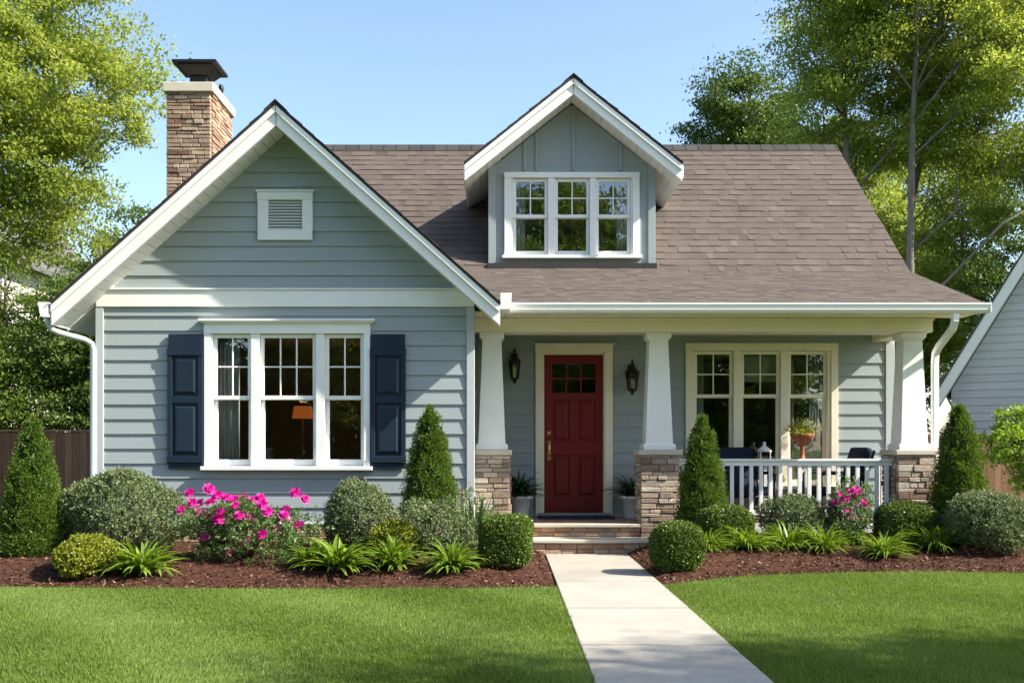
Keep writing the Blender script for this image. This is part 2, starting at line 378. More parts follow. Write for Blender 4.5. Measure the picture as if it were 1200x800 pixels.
for a, b, zt, y, ym in ((GX0, GX1, .375, GY, GY+.1), (GX1+.01, .3, .3, 12.12, 12.2), (1.7, 5.2, .26, 12.12, 12.2)):
    fo = MB(); stones(fo, a, b, -.02, zt, y, (.06, .066), (.18, .21)); fo = fo.build('foundation', M['stepbrick'], house, .006)
    fm = MB(); fm.box(a+.01, b-.01, y+.003, ym, -.05, zt+.005); fm.build('foundation_mortar', M['mortar'], fo)
# trim of the gable wing
tr = MB()
tr.box(GX0-.022, GX1+.022, GY-.038, GY+.02, 2.878, 3.068); tr.box(GX0-.03, GX1+.03, GY-.055, GY+.0, 3.07, 3.09)
tr.build('frieze_board', M['white'], house, .004)
for q in ((GX0-.03, GX0+.06, GY-.032, GY+.12, .38, 2.876), (GX1-.06, GX1+.03, GY-.032, GY+.09, .38, 2.876), (5.08, 5.20, PY-.032, PY+.09, FZ, 2.86)):
    cb = MB(); cb.box(*q); cb.build('corner_board', M['corner'], house, .004)
bb = MB(); bb.box(GX0-.01, GX1+.01, GY-.04, GY, .375, .398); bb.build('water_table', M['white'], house, .003)

# gable roof
def gable_roof(cx, ztop, half, slope, y0, yb, ywall, drop, hole=None, xr_back=None, parent=house, yback_soffit=None, nm='roof'):
    feet = [(cx - half, ztop - half*slope), (cx + half, ztop - half*slope)]
    L = math.hypot(half, half*slope); cs, sn = half/L, half*slope/L
    slab = MB(); sh = MB(); fa = MB(); sf = MB()
    for sgn, ft in zip((-1, 1), feet):
        t = .032
        yb_ = yb
        if sgn == 1 and xr_back:   # right slope: overhang zone stops short at the main roof
            xc, yc = xr_back; zc = ztop - (xc - cx)*slope
            slab.prism([(cx, ztop), (xc, zc), (xc, zc-t), (cx, ztop-t)], y0, yb)
            slab.prism([(xc, zc), ft, (ft[0], ft[1]-t), (xc, zc-t)], y0, yc)
        else:
            slab.prism([(cx, ztop), ft, (ft[0], ft[1]-t), (cx, ztop-t)], y0, yb)
        # shingles
        rows = int(L/.19)+1; e = L/rows
        for i in range(rows):
            s0 = i*e; u = y0 - .01
            umax = yb
            if sgn == 1 and xr_back and (half - s0*cs) > (xr_back[0]-cx): umax = xr_back[1]
            while u < umax:
                wd = min(random.uniform(.14, .36), umax - u + .001); th = random.uniform(.008, .018)
                def P(s, uu, n): return (cx + sgn*(half - s*cs) + sgn*n*sn, uu, ft[1] + s*sn + n*cs)
                q = [P(s0-.01, u, .002), P(s0-.01, u+wd, .002), P(s0-.01, u, th), P(s0-.01, u+wd, th), P(s0+e, u, .003), P(s0+e, u+wd, .003)]
                sh.add(q, [(2,3,5,4), (0,1,3,2), (0,2,4), (1,5,3)]); u += wd
        # rake boards
        fa.prism([(cx, ztop-t), (ft[0], ft[1]-t), (ft[0], ft[1]-drop), (cx, ztop-drop)], y0+.03, y0+.06, tint=.4)
        fa.prism([(cx, ztop-t-.001), (ft[0], ft[1]-t-.001), (ft[0], ft[1]-t-.07), (cx, ztop-t-.07)], y0+.005, y0+.03, tint=.7)
        # soffit planks
        n = int(L/.12); 
        for i in range(n):
            a, b = i/n + .0015, (i+1)/n - .0015
            A = (cx + (ft[0]-cx)*a, ztop + (ft[1]-ztop)*a - drop + .03); B = (cx + (ft[0]-cx)*b, ztop + (ft[1]-ztop)*b - drop + .03)
            sf.prism([A, B, (B[0], B[1]-.015), (A[0], A[1]-.015)], y0+.06, (yback_soffit or ywall) if (yback_soffit and (abs(B[0]-cx) > .72*half)) else ywall, tint=random.random())
        sf.prism([(cx, ztop-t-.05), (ft[0], ft[1]-t-.05), (ft[0], ft[1]-drop+.045), (cx, ztop-drop+.045)], y0+.06, ywall-.02)
    slab_o = slab.build(nm, M['roofdark'], parent)
    cap = MB(); 
    y = y0-.015
    while y < yb:
        cap.prism([(cx-.13, ztop-.13*slope+.022), (cx, ztop+.03), (cx+.13, ztop-.13*slope+.022), (cx, ztop+.012)], y, y+.2); y += .19
    sh.build('shingles', M['roof'], slab_o); cap.build('ridge_cap', M['roofdark'], slab_o)
    fa.build('rake_board', M['white'], slab_o, .004); sf.build('soffit', M['white'], slab_o)
    return slab_o
groof = gable_roof(GC, GTOP, 2.49, GSL, 11.04, 16.0, GY-.002, .245, xr_back=(-.37, 11.6), yback_soffit=None)
# left eave of the gable wing: soffit going back, fascia, gutter
ev = MB(); zf = 2.87
ev.prism([(-5.02, zf-.21), (-4.68, zf+.34*GSL-.225), (-4.68, zf+.34*GSL-.245), (-5.02, zf-.235)], 11.5, 16); ev.build('eave_soffit', M['white'], groof)
ev = MB(); ev.box(-5.05, -5.022, 11.1, 16, zf-.245, zf-.05); ev.build('fascia', M['white'], groof)
def gutter_x(mb, x0, x1, y0, y1, z0, z1):      # K profile, runs along x, front at y0
    mb.prism([(y1, z0), (y0+.04, z0), (y0+.015, z0+.03), (y0+.01, z1-.025), (y0, z1-.02), (y0, z1), (y0+.012, z1), (y0+.02, z1-.03), (y1-.01, z0+.02), (y1-.01, z1), (y1, z1)], x0, x1, 'x')
gu = MB(); gu.prism([(-5.053, zf-.16), (-5.11, zf-.16), (-5.145, zf-.12), (-5.155, zf-.04), (-5.165, zf-.03), (-5.165, zf), (-5.053, zf)], 11.05, 16.0); gu.build('gutter', M['gutter'], house, .003)
gu = MB(); gu.prism([(-.03, 2.80), (.075, 2.80), (.085, 2.86), (.09, 2.975), (-.03, 2.975)], 11.06, 11.44); gu.build('gutter', M['gutter'], house, .003)
ds = MB(); ds.tube([(-5.10, 11.16, zf-.14), (-5.10, 11.16, zf-.22), (-5.075, 11.18, zf-.285), (-5.02, 11.22, zf-.315), (-4.80, 11.42, zf-.375), (-4.735, 11.45, zf-.42), (-4.72, 11.46, zf-.50), (-4.72, 11.46, .25), (-4.73, 11.40, .14)], .035, 10)
ds.build('downspout', M['pipe'], house)
ds = MB(); ds.tube([(5.2, 11.47, 2.84), (5.2, 11.47, 2.72), (5.205, 11.53, 2.64), (5.245, 12.0, 2.47), (5.25, 12.10, 2.40), (5.25, 12.12, 2.28), (5.25, 12.12, .25), (5.25, 12.02, .14)], .05, 4, square=True)
ds.build('downspout', M['gutter'], house, .008)

# main roof
RX0, RX1 = -4.95, 5.586
def slope_pts(a, b, t): return (a[0]+(b[0]-a[0])*t, a[1]+(b[1]-a[1])*t)
mr = MB()
def slabyz(a, b, x0, x1, t=.045):
    mr.prism([a, b, (b[0], b[1]-t), (a[0], a[1]-t)], x0, x1, 'x')
aa = slope_pts(E0, EB, .09)
slabyz(E0, aa, -.02, RX1); slabyz(aa, EB, -1.05, RX1)
cut = slope_pts(EB, RG, .06); cut2 = slope_pts(EB, RG, .86)
slabyz(EB, cut, RX0, RX1); slabyz(cut, cut2, RX0, -.16); slabyz(cut, cut2, 2.06, RX1); slabyz(cut2, RG, RX0, RX1); slabyz(RG, (22.3, 2.85), RX0, RX1)
mroof = mr.build('roof', M['roofdark'], house)
shm = MB()
def shingle_rows(a, b, exposure, xr, tk=1):
    L = math.hypot(b[0]-a[0], b[1]-a[1]); cs, sn = (b[0]-a[0])/L, (b[1]-a[1])/L
    rows = round(L/exposure); e = L/rows
    for i in range(rows):
        s0 = i*e; rt = random.uniform(-.12, .12)
        for x0, x1 in xr(a[0] + (s0+.5*e)*cs):
            u = x0 - random.uniform(0, .008)
            while u < x1:
                wd = random.choice([.09, .11, .14, .17, .20]) * random.uniform(.9, 1.1)
                if u + wd > x1 - .07: wd = x1 - u + random.uniform(0, .008)
                th = tk*random.choice([.008, .009, .014, .015]); dn = random.choice([0, 0, .002, .005]); 
                def P(s, uu, n): return (uu, a[0] + s*cs - n*sn, a[1] + s*sn + n*cs)
                q = [P(s0-.012-dn, u, .002), P(s0-.012-dn, u+wd, .002), P(s0-.012-dn, u, th), P(s0-.012-dn, u+wd, th), P(s0+e, u, .003), P(s0+e, u+wd, .003)]
                tt = min(1, max(0, .5 + random.gauss(0, .12) + rt*.7 - (.06 if th < .011*tk else -.06)))
                shm.add(q, [(2,3,5,4), (0,1,3,2), (0,2,4), (1,5,3)], tt); u += wd
shingle_rows(E0, EB, .16, lambda y: [(-.02, RX1)] if y < 11.7 else [(-1.05, RX1)], .6)
shingle_rows(EB, RG, .172, lambda y: [(RX0, -.16), (2.06, RX1)] if cut[0] < y < cut2[0] else [(RX0, RX1)])
shm.build('shingles', M['roof'], mroof)
cp = MB(); x = RX0
while x < RX1 - .02:
    cp.prism([(16.56, 6.19), (16.7, 6.325), (16.84, 6.21), (16.7, 6.30)], x, min(x+.23, RX1), 'x'); x += .21
cp.build('ridge_cap', M['roofdark'], mroof)
rb = MB(); 
for a, b in ((E0, EB), (EB, RG), (RG, (22.3, 2.85))): rb.prism([(a[0], a[1]-.046), (b[0], b[1]-.046), (b[0], b[1]-.17), (a[0], a[1]-(.06 if a is E0 else .17))], RX1-.03, RX1-.005, 'x')
rb.build('rake_board', M['white'], mroof)
so_ = MB(); 
for a, b in ((slope_pts(E0, EB, .1), EB), (EB, RG), (RG, (22.3, 2.85))): so_.prism([(a[0], a[1]-.14), (b[0], b[1]-.14), (b[0], b[1]-.155), (a[0], a[1]-.155)], 5.172, RX1-.032, 'x')
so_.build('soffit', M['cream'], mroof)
# eave: fascia, gutter, soffit, beam, ceiling
fa = MB(); fa.box(.0, RX1-.035, 11.50, 11.525, 2.815, 2.875); fa.build('fascia', M['white'], mroof)
gu = MB(); gutter_x(gu, .02, RX1+.0, 11.385, 11.495, 2.805, 2.915); gu.box(RX1-.012, RX1+.0, 11.39, 11.49, 2.81, 2.90); gu.build('gutter', M['gutter'], house)
so_ = MB()
for i in range(47):
    x0 = -.36 + i*(RX1-.035+.36)/47; so_.box(x0+.002, x0+(RX1+.325)/47-.002, 11.527 if x0 > -.05 else 11.56, 12.05, 2.825, 2.84, random.random())
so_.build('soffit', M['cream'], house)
bm = MB(); bm.box(-.355, 5.2, 12.055, 12.385, 2.655, 2.868); bm.box(-.355, 5.21, 12.035, 12.055, 2.79, 2.823); bm.box(4.9, 5.14, 12.387, PY-.005, 2.66, 2.866)
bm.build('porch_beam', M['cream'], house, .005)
ce = MB()
for i in range(11): ce.box(-.355, 5.14, 12.39+i*.079, 12.39+(i+1)*.079-.003, 2.87, 2.885, random.random())
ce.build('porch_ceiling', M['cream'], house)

# dormer
DC, DTOP, DH, DSL = .945, 6.26, 1.465, 1.165/1.465
dx0, dx1 = -.19, 2.09
droof = gable_roof(DC, DTOP, DH, DSL, 13.4, 16.66, DY-.002, .235, yback_soffit=15.6, nm='dormer_roof')
for sx in (-1, 1):
    dfb = MB(); xx = DC + sx*DH; zt = DTOP - DH*DSL
    dfb.box(min(xx, xx+sx*.022), max(xx, xx+sx*.022), 13.45, 15.7, zt-.2, zt-.03); dfb.build('fascia', M['white'], droof)
dw_ = MB()
wallbox(dw_, dx0, dx1, 3.76, 5.12, DY, DY+.1, [DW]); dw_.prism([(dx0, 5.12), (dx1, 5.12), (DC+.02, DTOP-.25), (DC-.02, DTOP-.25)], DY, DY+.1)
for X in (dx0, dx1-.06): dw_.prism([(DY+.1, 3.76), (DY+.1, 5.12), (15.6, 5.12), (15.4, 5.08)], X, X+.06, 'x')
dwall = dw_.build('dormer_wall', M['siding'], house)
for px in (615, 629, 672, 727):
    x = at(px, DY); h = DTOP - .25 - abs(x-DC)*DSL; bt = MB(); bt.box(x-.02, x+.02, DY-.022, DY-.001, 5.10, h); bt.build('batten', M['siding'], dwall, .003)
for a in (dx0-.02, dx1-.08): bt = MB(); bt.box(a, a+.10, DY-.026, DY+.06, 3.80, 5.18); bt.build('corner_board', M['siding'], dwall, .003)
fl = MB(); fl.box(dx0-.03, dx1+.03, DY-.10, DY+.02, 3.71, 3.80); fl.build('flashing', M['roofdark'], dwall)

# windows
def window(y, x0, x1, z0, z1, units, meet, grids, casing, head, crown, sill_z, mat='white', mull=.0, label=None, outx=(None, None)):
    """x0..z1 is the wall opening; units are sash extents in x"""
    c = MB(); ox0, ox1 = outx
    c.box(ox0, x0+.012, y-.045, y+.08, z0, z1); c.box(x1-.012, ox1, y-.045, y+.08, z0, z1)
    prev = x0+.012
    for i, (a, b) in enumerate(units):
        if i: c.box(units[i-1][1], a, y-.038, y+.08, z0, z1-.001)
        else: c.box(x0+.0125, a, y-.03, y+.08, z0, z1-.001)
    c.box(units[-1][1], x1-.0125, y-.03, y+.08, z0, z1-.001)
    c.box(ox0-.003, ox1+.003, y-.05, y+.08, z1, z1+head)
    if crown:
        c.box(ox0-.03, ox1+.03, y-.075, y+.01, z1+head, z1+head+.022); c.box(ox0-.055, ox1+.055, y-.10, y+.01, z1+head+.022, z1+head+.047)
    wo = c.build('window', M[mat], house, .004)
    if label: wo['label'] = label
    s = MB(); s.box(ox0-.03, ox1+.03, y-.10, y+.08, z0-.045, z0-.001); s.build('sill', M[mat], wo, .004)
    gl = MB()
    for (a, b), (nc, nr) in zip(units, grids):
        fr = .045
        # upper sash (in front), lower sash behind
        for k, (s0, s1, yy, up) in enumerate(((meet-.02, z1-.004, y+.0, True), (z0+.002, meet+.02, y+.035, False))):
            q = MB(); f2 = .055 if not up else fr
            q.box(a+.002, a+fr, yy, yy+.033, s0, s1); q.box(b-fr, b-.002, yy, yy+.033, s0, s1)
            q.box(a+fr, b-fr, yy, yy+.033, s1-fr, s1); q.box(a+fr, b-fr, yy, yy+.033, s0, s0+(f2+.02 if not up else f2))
            if up:
                for i in range(1, nc):
                    x = a+fr+(b-a-2*fr)*i/nc; q.box(x-.008, x+.008, yy+.004, yy+.028, s0+f2, s1-fr)
                for i in range(1, nr):
                    z = s0+f2+(s1-fr-s0-f2)*i/nr; q.box(a+fr, b-fr, yy+.0052, yy+.0268, z-.008, z+.008)
            q.build('sash', M[mat], wo, .003)
            gl.box(a+fr-.003, b-fr+.003, yy+.015, yy+.018, s0+.03, s1-.03)
    gl.build('glass', M['glass'], wo)
    return wo
g_ = lambda px: at(px, GY)
window(GY, GW[0], GW[1], GW[2], GW[3], [(g_(250), g_(295)), (g_(305), g_(371)), (g_(381), g_(427))], zat(466, GY), [(2,2), (3,2), (2,2)], 0, .115, True, 0, 'white', label='wide triple window with crown head between the navy shutters', outx=(g_(240.5), g_(434)))
p_ = lambda px: at(px, PY)
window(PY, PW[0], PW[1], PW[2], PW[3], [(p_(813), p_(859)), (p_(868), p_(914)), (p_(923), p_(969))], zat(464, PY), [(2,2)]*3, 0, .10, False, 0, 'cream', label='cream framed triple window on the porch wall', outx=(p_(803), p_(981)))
d_ = lambda px: at(px, DY)
window(DY, DW[0], DW[1], DW[2], DW[3], [(d_(601), d_(642)), (d_(650), d_(691)), (d_(698), d_(739))], zat(253.5, DY), [(2,2)]*3, 0, .075, False, 0, 'white', label='small white triple window in the dormer', outx=(d_(591), d_(749)))

# vent
v = MB(); fw = .09
v.box(vx0-.03, vx0+fw, GY-.05, GY+.05, vz0, vz1); v.box(vx1-fw, vx1+.03, GY-.05, GY+.05, vz0, vz1)
v.box(vx0-.03, vx1+.03, GY-.048, GY+.05, vz0-.03, vz0+fw-.002); v.box(vx0-.035, vx1+.035, GY-.055, GY+.05, vz1-fw+.03, vz1+.03); v.box(vx0-.05, vx1+.05, GY-.07, GY+.05, vz1+.03, vz1+.05)
vo = v.build('gable_vent', M['white'], house, .004)
lv = MB(); z = vz0+fw+.005
while z < vz1-fw+.03:
    lv.add([(vx0+fw,GY-.03,z),(vx1-fw,GY-.03,z),(vx1-fw,GY+.02,z+.028),(vx0+fw,GY+.02,z+.028),(vx0+fw,GY-.03,z+.006),(vx1-fw,GY-.03,z+.006),(vx1-fw,GY+.02,z+.034),(vx0+fw,GY+.02,z+.034)],
           [(0,3,2,1),(4,5,6,7),(0,1,5,4),(1,2,6,5),(2,3,7,6),(3,0,4,7)]); z += .034
lv.build('louvre', M['white'], vo)

# shutters
for x0, lab in ((at(198, GY), 'navy shutter left of the triple window'), (at(434.8, GY), 'navy shutter right of the triple window')):
    x1 = x0 + .405; z0, z1 = zat(549, GY), zat(392, GY); s = MB(); ya, yb = GY-.06, GY-.021; st = .052
    s.box(x0, x0+st, ya, yb, z0+.06, z1-.17); s.box(x1-st, x1, ya, yb, z0+.06, z1-.17)
    s.box(x0+.008, x1-.008, ya+.012, yb, z0, z0+.07); s.box(x0-.004, x1+.004, ya-.006, yb, z0+.07, z0+.15)
    s.box(x0+.008, x1-.008, ya+.010, yb, z1-.165, z1); s.box(x0-.004, x1+.004, ya-.006, yb, z1-.245, z1-.165)
    zm = (z0 + z1)/2 + .02; s.box(x0+st, x1-st, ya, yb, zm-.04, zm+.04)
    s.box(x0+st, x1-st, ya+.024, yb, z0+.15, z1-.2)
    so2 = s.build('shutter', M['shutter'], house, .004); so2['label'] = lab
    pn = MB()
    for a, b in ((z0+.15, zm-.04), (zm+.04, z1-.245)):
        i = .02; X0, X1, Z0, Z1 = x0+st+i, x1-st-i, a+i, b-i; k = .035
        pn.add([(X0,ya+.023,Z0),(X1,ya+.023,Z0),(X1,ya+.023,Z1),(X0,ya+.023,Z1),(X0+k,ya+.004,Z0+k),(X1-k,ya+.004,Z0+k),(X1-k,ya+.004,Z1-k),(X0+k,ya+.004,Z1-k)],
               [(0,1,5,4),(1,2,6,5),(2,3,7,6),(3,0,4,7),(4,5,6,7)])
    pn.build('shutter_panel', M['shutter'], so2)

# front door
dx_0, dx_1, dz0, dz1 = p_(638), p_(706.5), FZ+.06, zat(416, PY)
c = MB(); ox0, ox1 = p_(627.5), p_(717.5)
c.box(ox0, dx_0-.02, PY-.05, PY+.1, FZ+.002, dz1+.03); c.box(dx_1+.02, ox1, PY-.05, PY+.1, FZ+.002, dz1+.03)
c.box(ox0-.004, ox1+.004, PY-.055, PY+.1, dz1+.03, dz1+.13); c.box(ox0-.025, ox1+.025, PY-.08, PY+.0, dz1+.13, dz1+.152)
c.box(dx_0-.02, dx_0-.004, PY-.01, PY+.1, FZ+.002, dz1+.03); c.box(dx_1+.004, dx_1+.02, PY-.01, PY+.1, FZ+.002, dz1+.03); c.box(dx_0-.004, dx_1+.004, PY-.01, PY+.1, dz1+.006, dz1+.03)
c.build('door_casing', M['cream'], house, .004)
th = MB(); th.box(ox0+.03, ox1-.03, PY-.11, PY+.1, FZ+.001, FZ+.05); th.build('threshold', M['path'], house, .006)
yd = PY+.015; W_ = dx_1-dx_0
lx0, lx1 = p_(647), p_(698); lz0, lz1 = zat(460, PY), zat(426, PY); mid = (dx_0+dx_1)/2
pz = [(dz0+.20, zat(533, PY)), (zat(517, PY), zat(468, PY))]
d = MB()
d.box(dx_0, lx0, yd, yd+.045, dz0, dz1); d.box(lx1, dx_1, yd, yd+.045, dz0, dz1)
d.box(lx0, lx1, yd, yd+.045, lz1, dz1); d.box(lx0, lx1, yd, yd+.045, dz0, pz[0][0]); d.box(lx0, lx1, yd, yd+.045, pz[0][1], pz[1][0]); d.box(lx0, lx1, yd, yd+.045, pz[1][1], lz0)
for a, b in pz: d.box(mid-.055, mid+.055, yd, yd+.045, a, b)
for a, b in pz:
    for X0, X1 in ((lx0, mid-.055), (mid+.055, lx1)):
        k = .02; d.box(X0, X1, yd+.022, yd+.04, a, b)
        i = .028; A0, A1, B0, B1 = X0+i, X1-i, a+i, b-i
        d.add([(A0,yd+.0215,B0),(A1,yd+.0215,B0),(A1,yd+.0215,B1),(A0,yd+.0215,B1),(A0+k,yd+.008,B0+k),(A1-k,yd+.008,B0+k),(A1-k,yd+.008,B1-k),(A0+k,yd+.008,B1-k)],
              [(0,1,5,4),(1,2,6,5),(2,3,7,6),(3,0,4,7),(4,5,6,7)])
for i in (1, 2): x = lx0+(lx1-lx0)*i/3; d.box(x-.01, x+.01, yd+.004, yd+.04, lz0, lz1)
zq = (lz0+lz1)/2; d.box(lx0, lx1, yd+.005, yd+.039, zq-.01, zq+.01)
door = d.build('front_door', M['red'], house, .004)
gl = MB(); gl.box(lx0, lx1, yd+.02, yd+.023, lz0, lz1); gl.build('door_glass', M['glass'], door)
h = MB(); hx = dx_0+.062; hz = zat(525, PY)
h.box(hx-.022, hx+.022, yd-.012, yd, hz-.16, hz+.10); h.tube([(hx, yd-.012, hz+.05), (hx, yd-.05, hz+.04), (hx, yd-.062, hz-.02), (hx, yd-.05, hz-.10), (hx, yd-.012, hz-.125)], .010, 8)
h.lathe((hx, yd-.03, hz+.065), [(.004, -.008), (.016, 0), (.004, .010)], 10)
h.build('door_handle', M['brass'], door, .003)
h = MB(T=lambda x, y, z: (hx+x, yd-z, hz+.2+y)); h.lathe((0, 0, 0), [(.03, 0), (.03, .012), (.018, .02), (.014, .03)], 16); h.T = None; h.box(hx-.026, hx+.026, yd-.006, yd-.0005, hz+.165, hz+.235); h.build('deadbolt', M['brass'], door)

# wall lanterns
def wall_lantern(x, zc, r, yaw):
    y = PY-.16; o = MB()
    o.lathe((x, y, zc), [(r*.55, -.17), (r*.62, -.155), (r*.62, -.14)], 6, smooth=False)
    o.lathe((x, y, zc), [(.018, -.215), (.022, -.2), (.03, -.17)], 8)
    for k in range(6):
        a = 2*math.pi*k/6; o.tube([(x+r*.58*math.cos(a), y+r*.58*math.sin(a), zc-.145), (x+r*.82*math.cos(a), y+r*.82*math.sin(a), zc+.06)], .008, 6)
    o.lathe((x, y, zc), [(r*.9, .055), (r*.98, .07), (r*.9, .085), (r*.55, .125), (r*.4, .16), (r*.2, .185), (.014, .205), (.018, .225), (.005, .25)], 6, smooth=False)
    o.tube([(x, PY-.02, zc+.12), (x, PY-.06, zc+.20), (x, y+.03, zc+.225), (x, y, zc+.20)], .010, 8)
    o.box(x-.045, x+.045, PY-.035, PY-.005, zc+.0, zc+.19)
    wl = o.build('wall_lantern', M['black'], house, .002)
    gq = MB(); gq.lathe((x, y, zc), [(r*.54, -.138), (r*.77, .055)], 6, smooth=False); gq.build('lantern_glass', M['lampglass'], wl)
    cq = MB()
    for k in range(3): a = k*2.1; cq.lathe((x+.022*math.cos(a), y+.022*math.sin(a), zc), [(.009, -.135), (.009, -.03), (.004, -.015)], 8)
    cq.build('candle', M['cream'], wl)
wall_lantern(at(603, PY-.16), zat(430, PY-.16)+.0, .085, 0); wall_lantern(at(741, PY-.16), zat(443, PY-.16), .10, 0)

# porch floor, steps
pf = MB()
for i in range(8): pf.box(GX1+.005, 5.18, 12.06+i*.15, 12.06+(i+1)*.15-.004, FZ-.06, FZ-.001, random.random())
pf.build('porch_floor', M['porchfloor'], house, .003)
ed = MB(); ed.box(2.12, 5.18, 12.03, 12.056, FZ-.11, FZ-.003); ed.build('floor_edge_board', M['white'], house, .004)
st_ = MB(); stones(st_, .085, 1.66, .19, .295, 12.05, (.05,.052), (.17,.2)); stq = st_.build('step', M['stepbrick'], house, .005)
tm = MB(); tm.box(.09, 1.655, 12.052, 12.056, .15, .30); tm.build('step_mortar', M['mortar'], stq)
st_ = MB(); stones(st_, .30, 1.70, .0, .135, 11.705, (.065,.068), (.17,.2)); stp = st_.build('step', M['stepbrick'], house, .005)
tm = MB(); tm.box(.305, 1.695, 11.708, 12.03, -.02, .138); tm.build('step_mortar', M['mortar'], stp)
td = MB(); td.box(.082, 1.662, 12.0, 12.057, .295, FZ-.002); td.build('step_nosing', M['caststone'], stq, .008)
td = MB(); td.box(.27, 1.73, 11.66, 12.035, .138, .178); td.build('tread', M['caststone'], stp, .008)

# columns on stone piers
for cx, hw, lab in ((-.142, .215, 'white tapered porch column nearest the gable wing'), (1.89, .235, 'white tapered porch column right of the steps'), (4.985, .235, 'white tapered porch column at the right end of the porch')):
    cy = 12.24; c = MB()
    c.taper(cx, cy, 1.30, 2.57, .165, .115); c.taper(cx, cy, 1.232, 1.29, .195, .195); c.taper(cx, cy, 1.29, 1.31, .195, .166)
    c.taper(cx, cy, 2.57, 2.60, .13, .15); c.taper(cx, cy, 2.60, 2.652, .15, .15)
    co = c.build('porch_column', M['white'], house, .005); co['label'] = lab
    s = MB(); y0, y1 = cy-hw, cy+hw
    stones(s, cx-hw, cx+hw, -.02, 1.165, y0, (.045, .085), (.09, .26))
    s.T = lambda x, y, z: (cx+hw-y-.001, x, z); stones(s, y0+.052, y1, -.02, 1.165, 0, (.045, .085), (.09, .26))
    s.T = lambda x, y, z: (cx-hw+y+.001, x, z); stones(s, y0+.052, y1, -.02, 1.165, 0, (.045, .085), (.09, .26), out=(0, .004 if cx < 0 else .018))
    s.T = None
    pr = s.build('stone_pier', M['stone'], co, .006)
    mt = MB(); mt.box(cx-hw+.012, cx+hw-.012, y0+.012, y1-.012, -.05, 1.165); mt.build('pier_core', M['mortar'], co)
    cc = MB(); cc.box(cx-hw-(.004 if cx < 0 else .03), cx+hw+.03, y0-.035, y1+.03, 1.166, 1.23); cc.build('pier_cap', M['caststone'], co, .01)

# railing
rl = MB(); rz = 1.12; ry = 12.17
rl.box(2.13, 4.745, ry-.045, ry+.045, rz-.03, rz); rl.box(2.13, 4.745, ry-.025, ry+.025, rz-.085, rz-.03)
rl.box(2.13, 4.745, ry-.025, ry+.025, .43, .49)
rx = 4.95
rl.box(rx-.045, rx+.045, 12.48, PY-.03, rz-.03, rz); rl.box(rx-.025, rx+.025, 12.48, PY-.03, rz-.085, rz-.03); rl.box(rx-.025, rx+.025, 12.48, PY-.03, .43, .49)
rail = rl.build('porch_railing', M['white'], house, .005)
n = 22
for i in range(n):
    b = MB(); x = 2.2 + i*(4.68-2.2)/(n-1); b.box(x-.0225, x+.0225, ry-.019, ry+.019, .488, rz-.083); b.build('baluster', M['white'], rail, .003)
for i in range(6):
    b = MB(); y = 12.56 + i*.115; b.box(rx-.019, rx+.019, y-.02, y+.02, .488, rz-.083); b.build('baluster', M['white'], rail, .003)

# chimney
cy0, cy1, cx0, cx1 = 14.0, 15.05, at(195, 14), at(247, 14)
ch = MB(); stones(ch, cx0, cx1, 3.0, 6.24, cy0, (.045, .07), (.09, .24), out=(0, .016), gap=.009)
ch.T = lambda x, y, z: (cx1-y-.001, x, z); stones(ch, cy0+.052, cy1, 3.0, 6.24, 0, (.045, .07), (.09, .24), out=(0, .016), gap=.009)
ch.T = lambda x, y, z: (cx0+y+.001, x, z); stones(ch, cy0+.052, cy1, 3.0, 6.24, 0, (.045, .07), (.09, .24), out=(0, .016), gap=.009); ch.T = None
cho = ch.build('chimney', M['brick'], house, .007)
cm = MB(); cm.box(cx0+.01, cx1-.01, cy0+.01, cy1-.0, 2.9, 6.25); cm.build('chimney_core', M['mortar'], cho)
cr = MB(); cr.box(cx0-.04, cx1+.05, cy0-.05, cy1+.05, 6.24, 6.375); cr.build('chimney_crown', M['caststone'], cho, .01)
k = MB(); kx = (cx0+cx1)/2+.03; ky = 14.45
k.taper(kx, ky, 6.376, 6.43, .17, .17); k.taper(kx, ky, 6.43, 6.50, .13, .13); k.taper(kx, ky, 6.50, 6.60, .12, .12); k.taper(kx, ky, 6.60, 6.72, .15, .25); k.taper(kx, ky, 6.725, 6.765, .315, .315); k.taper(kx, ky, 6.765, 6.79, .29, .10)
k.tube([(kx+.17, ky+.1, 6.40), (kx+.24, ky+.12, 6.44), (kx+.26, ky+.14, 6.56)], .02, 6); k.lathe((kx+.26, ky+.14, 6.50), [(.03, -.06), (.04, 0), (.03, .06)], 8)
k.build('chimney_cap', M['black'], cho, .006)

# rooms behind the glass
def room(x0, x1, y0, y1, z0, z1):
    r = MB(); t = .04
    r.box(x0-t, x0, y0, y1, z0, z1); r.box(x1, x1+t, y0, y1, z0, z1); r.box(x0-t, x1+t, y1, y1+t, z0, z1); r.box(x0-t, x1+t, y0, y1+t, z0-t, z0-.001); r.box(x0-t, x1+t, y0, y1+t, z1+.001, z1+t)
    r.build('room_wall', M['inwall'], house)
room(-4.4, -.6, GY+.152, 15.6, .42, 2.72); room(2.2, 4.75, PY+.152, 16.8, .36, 2.7); room(.4, 1.5, PY+.152, 16, .36, 2.6); room(-.08, 1.98, DY+.102, 16.2, 3.78, 5.02)
def curtain(x0, x1, y, z0, z1, lab):
    m = MB(); n = 26; P = []; F = []
    for i in range(n+1):
        x = x0+(x1-x0)*i/n; yy = y + .03*math.sin(i*1.55) + .008*math.sin(i*.7)
        P += [(x, yy, z0), (x, yy, z1)]
    for i in range(n): F.append((2*i, 2*i+2, 2*i+3, 2*i+1))
    m.add(P, F, .5, True); o = m.build('curtain', M['curtain'], None)
    md = o.modifiers.new('solid', 'SOLIDIFY'); md.thickness = .004
    tag(o, lab, 'curtain', 'curtains behind the windows'); return o
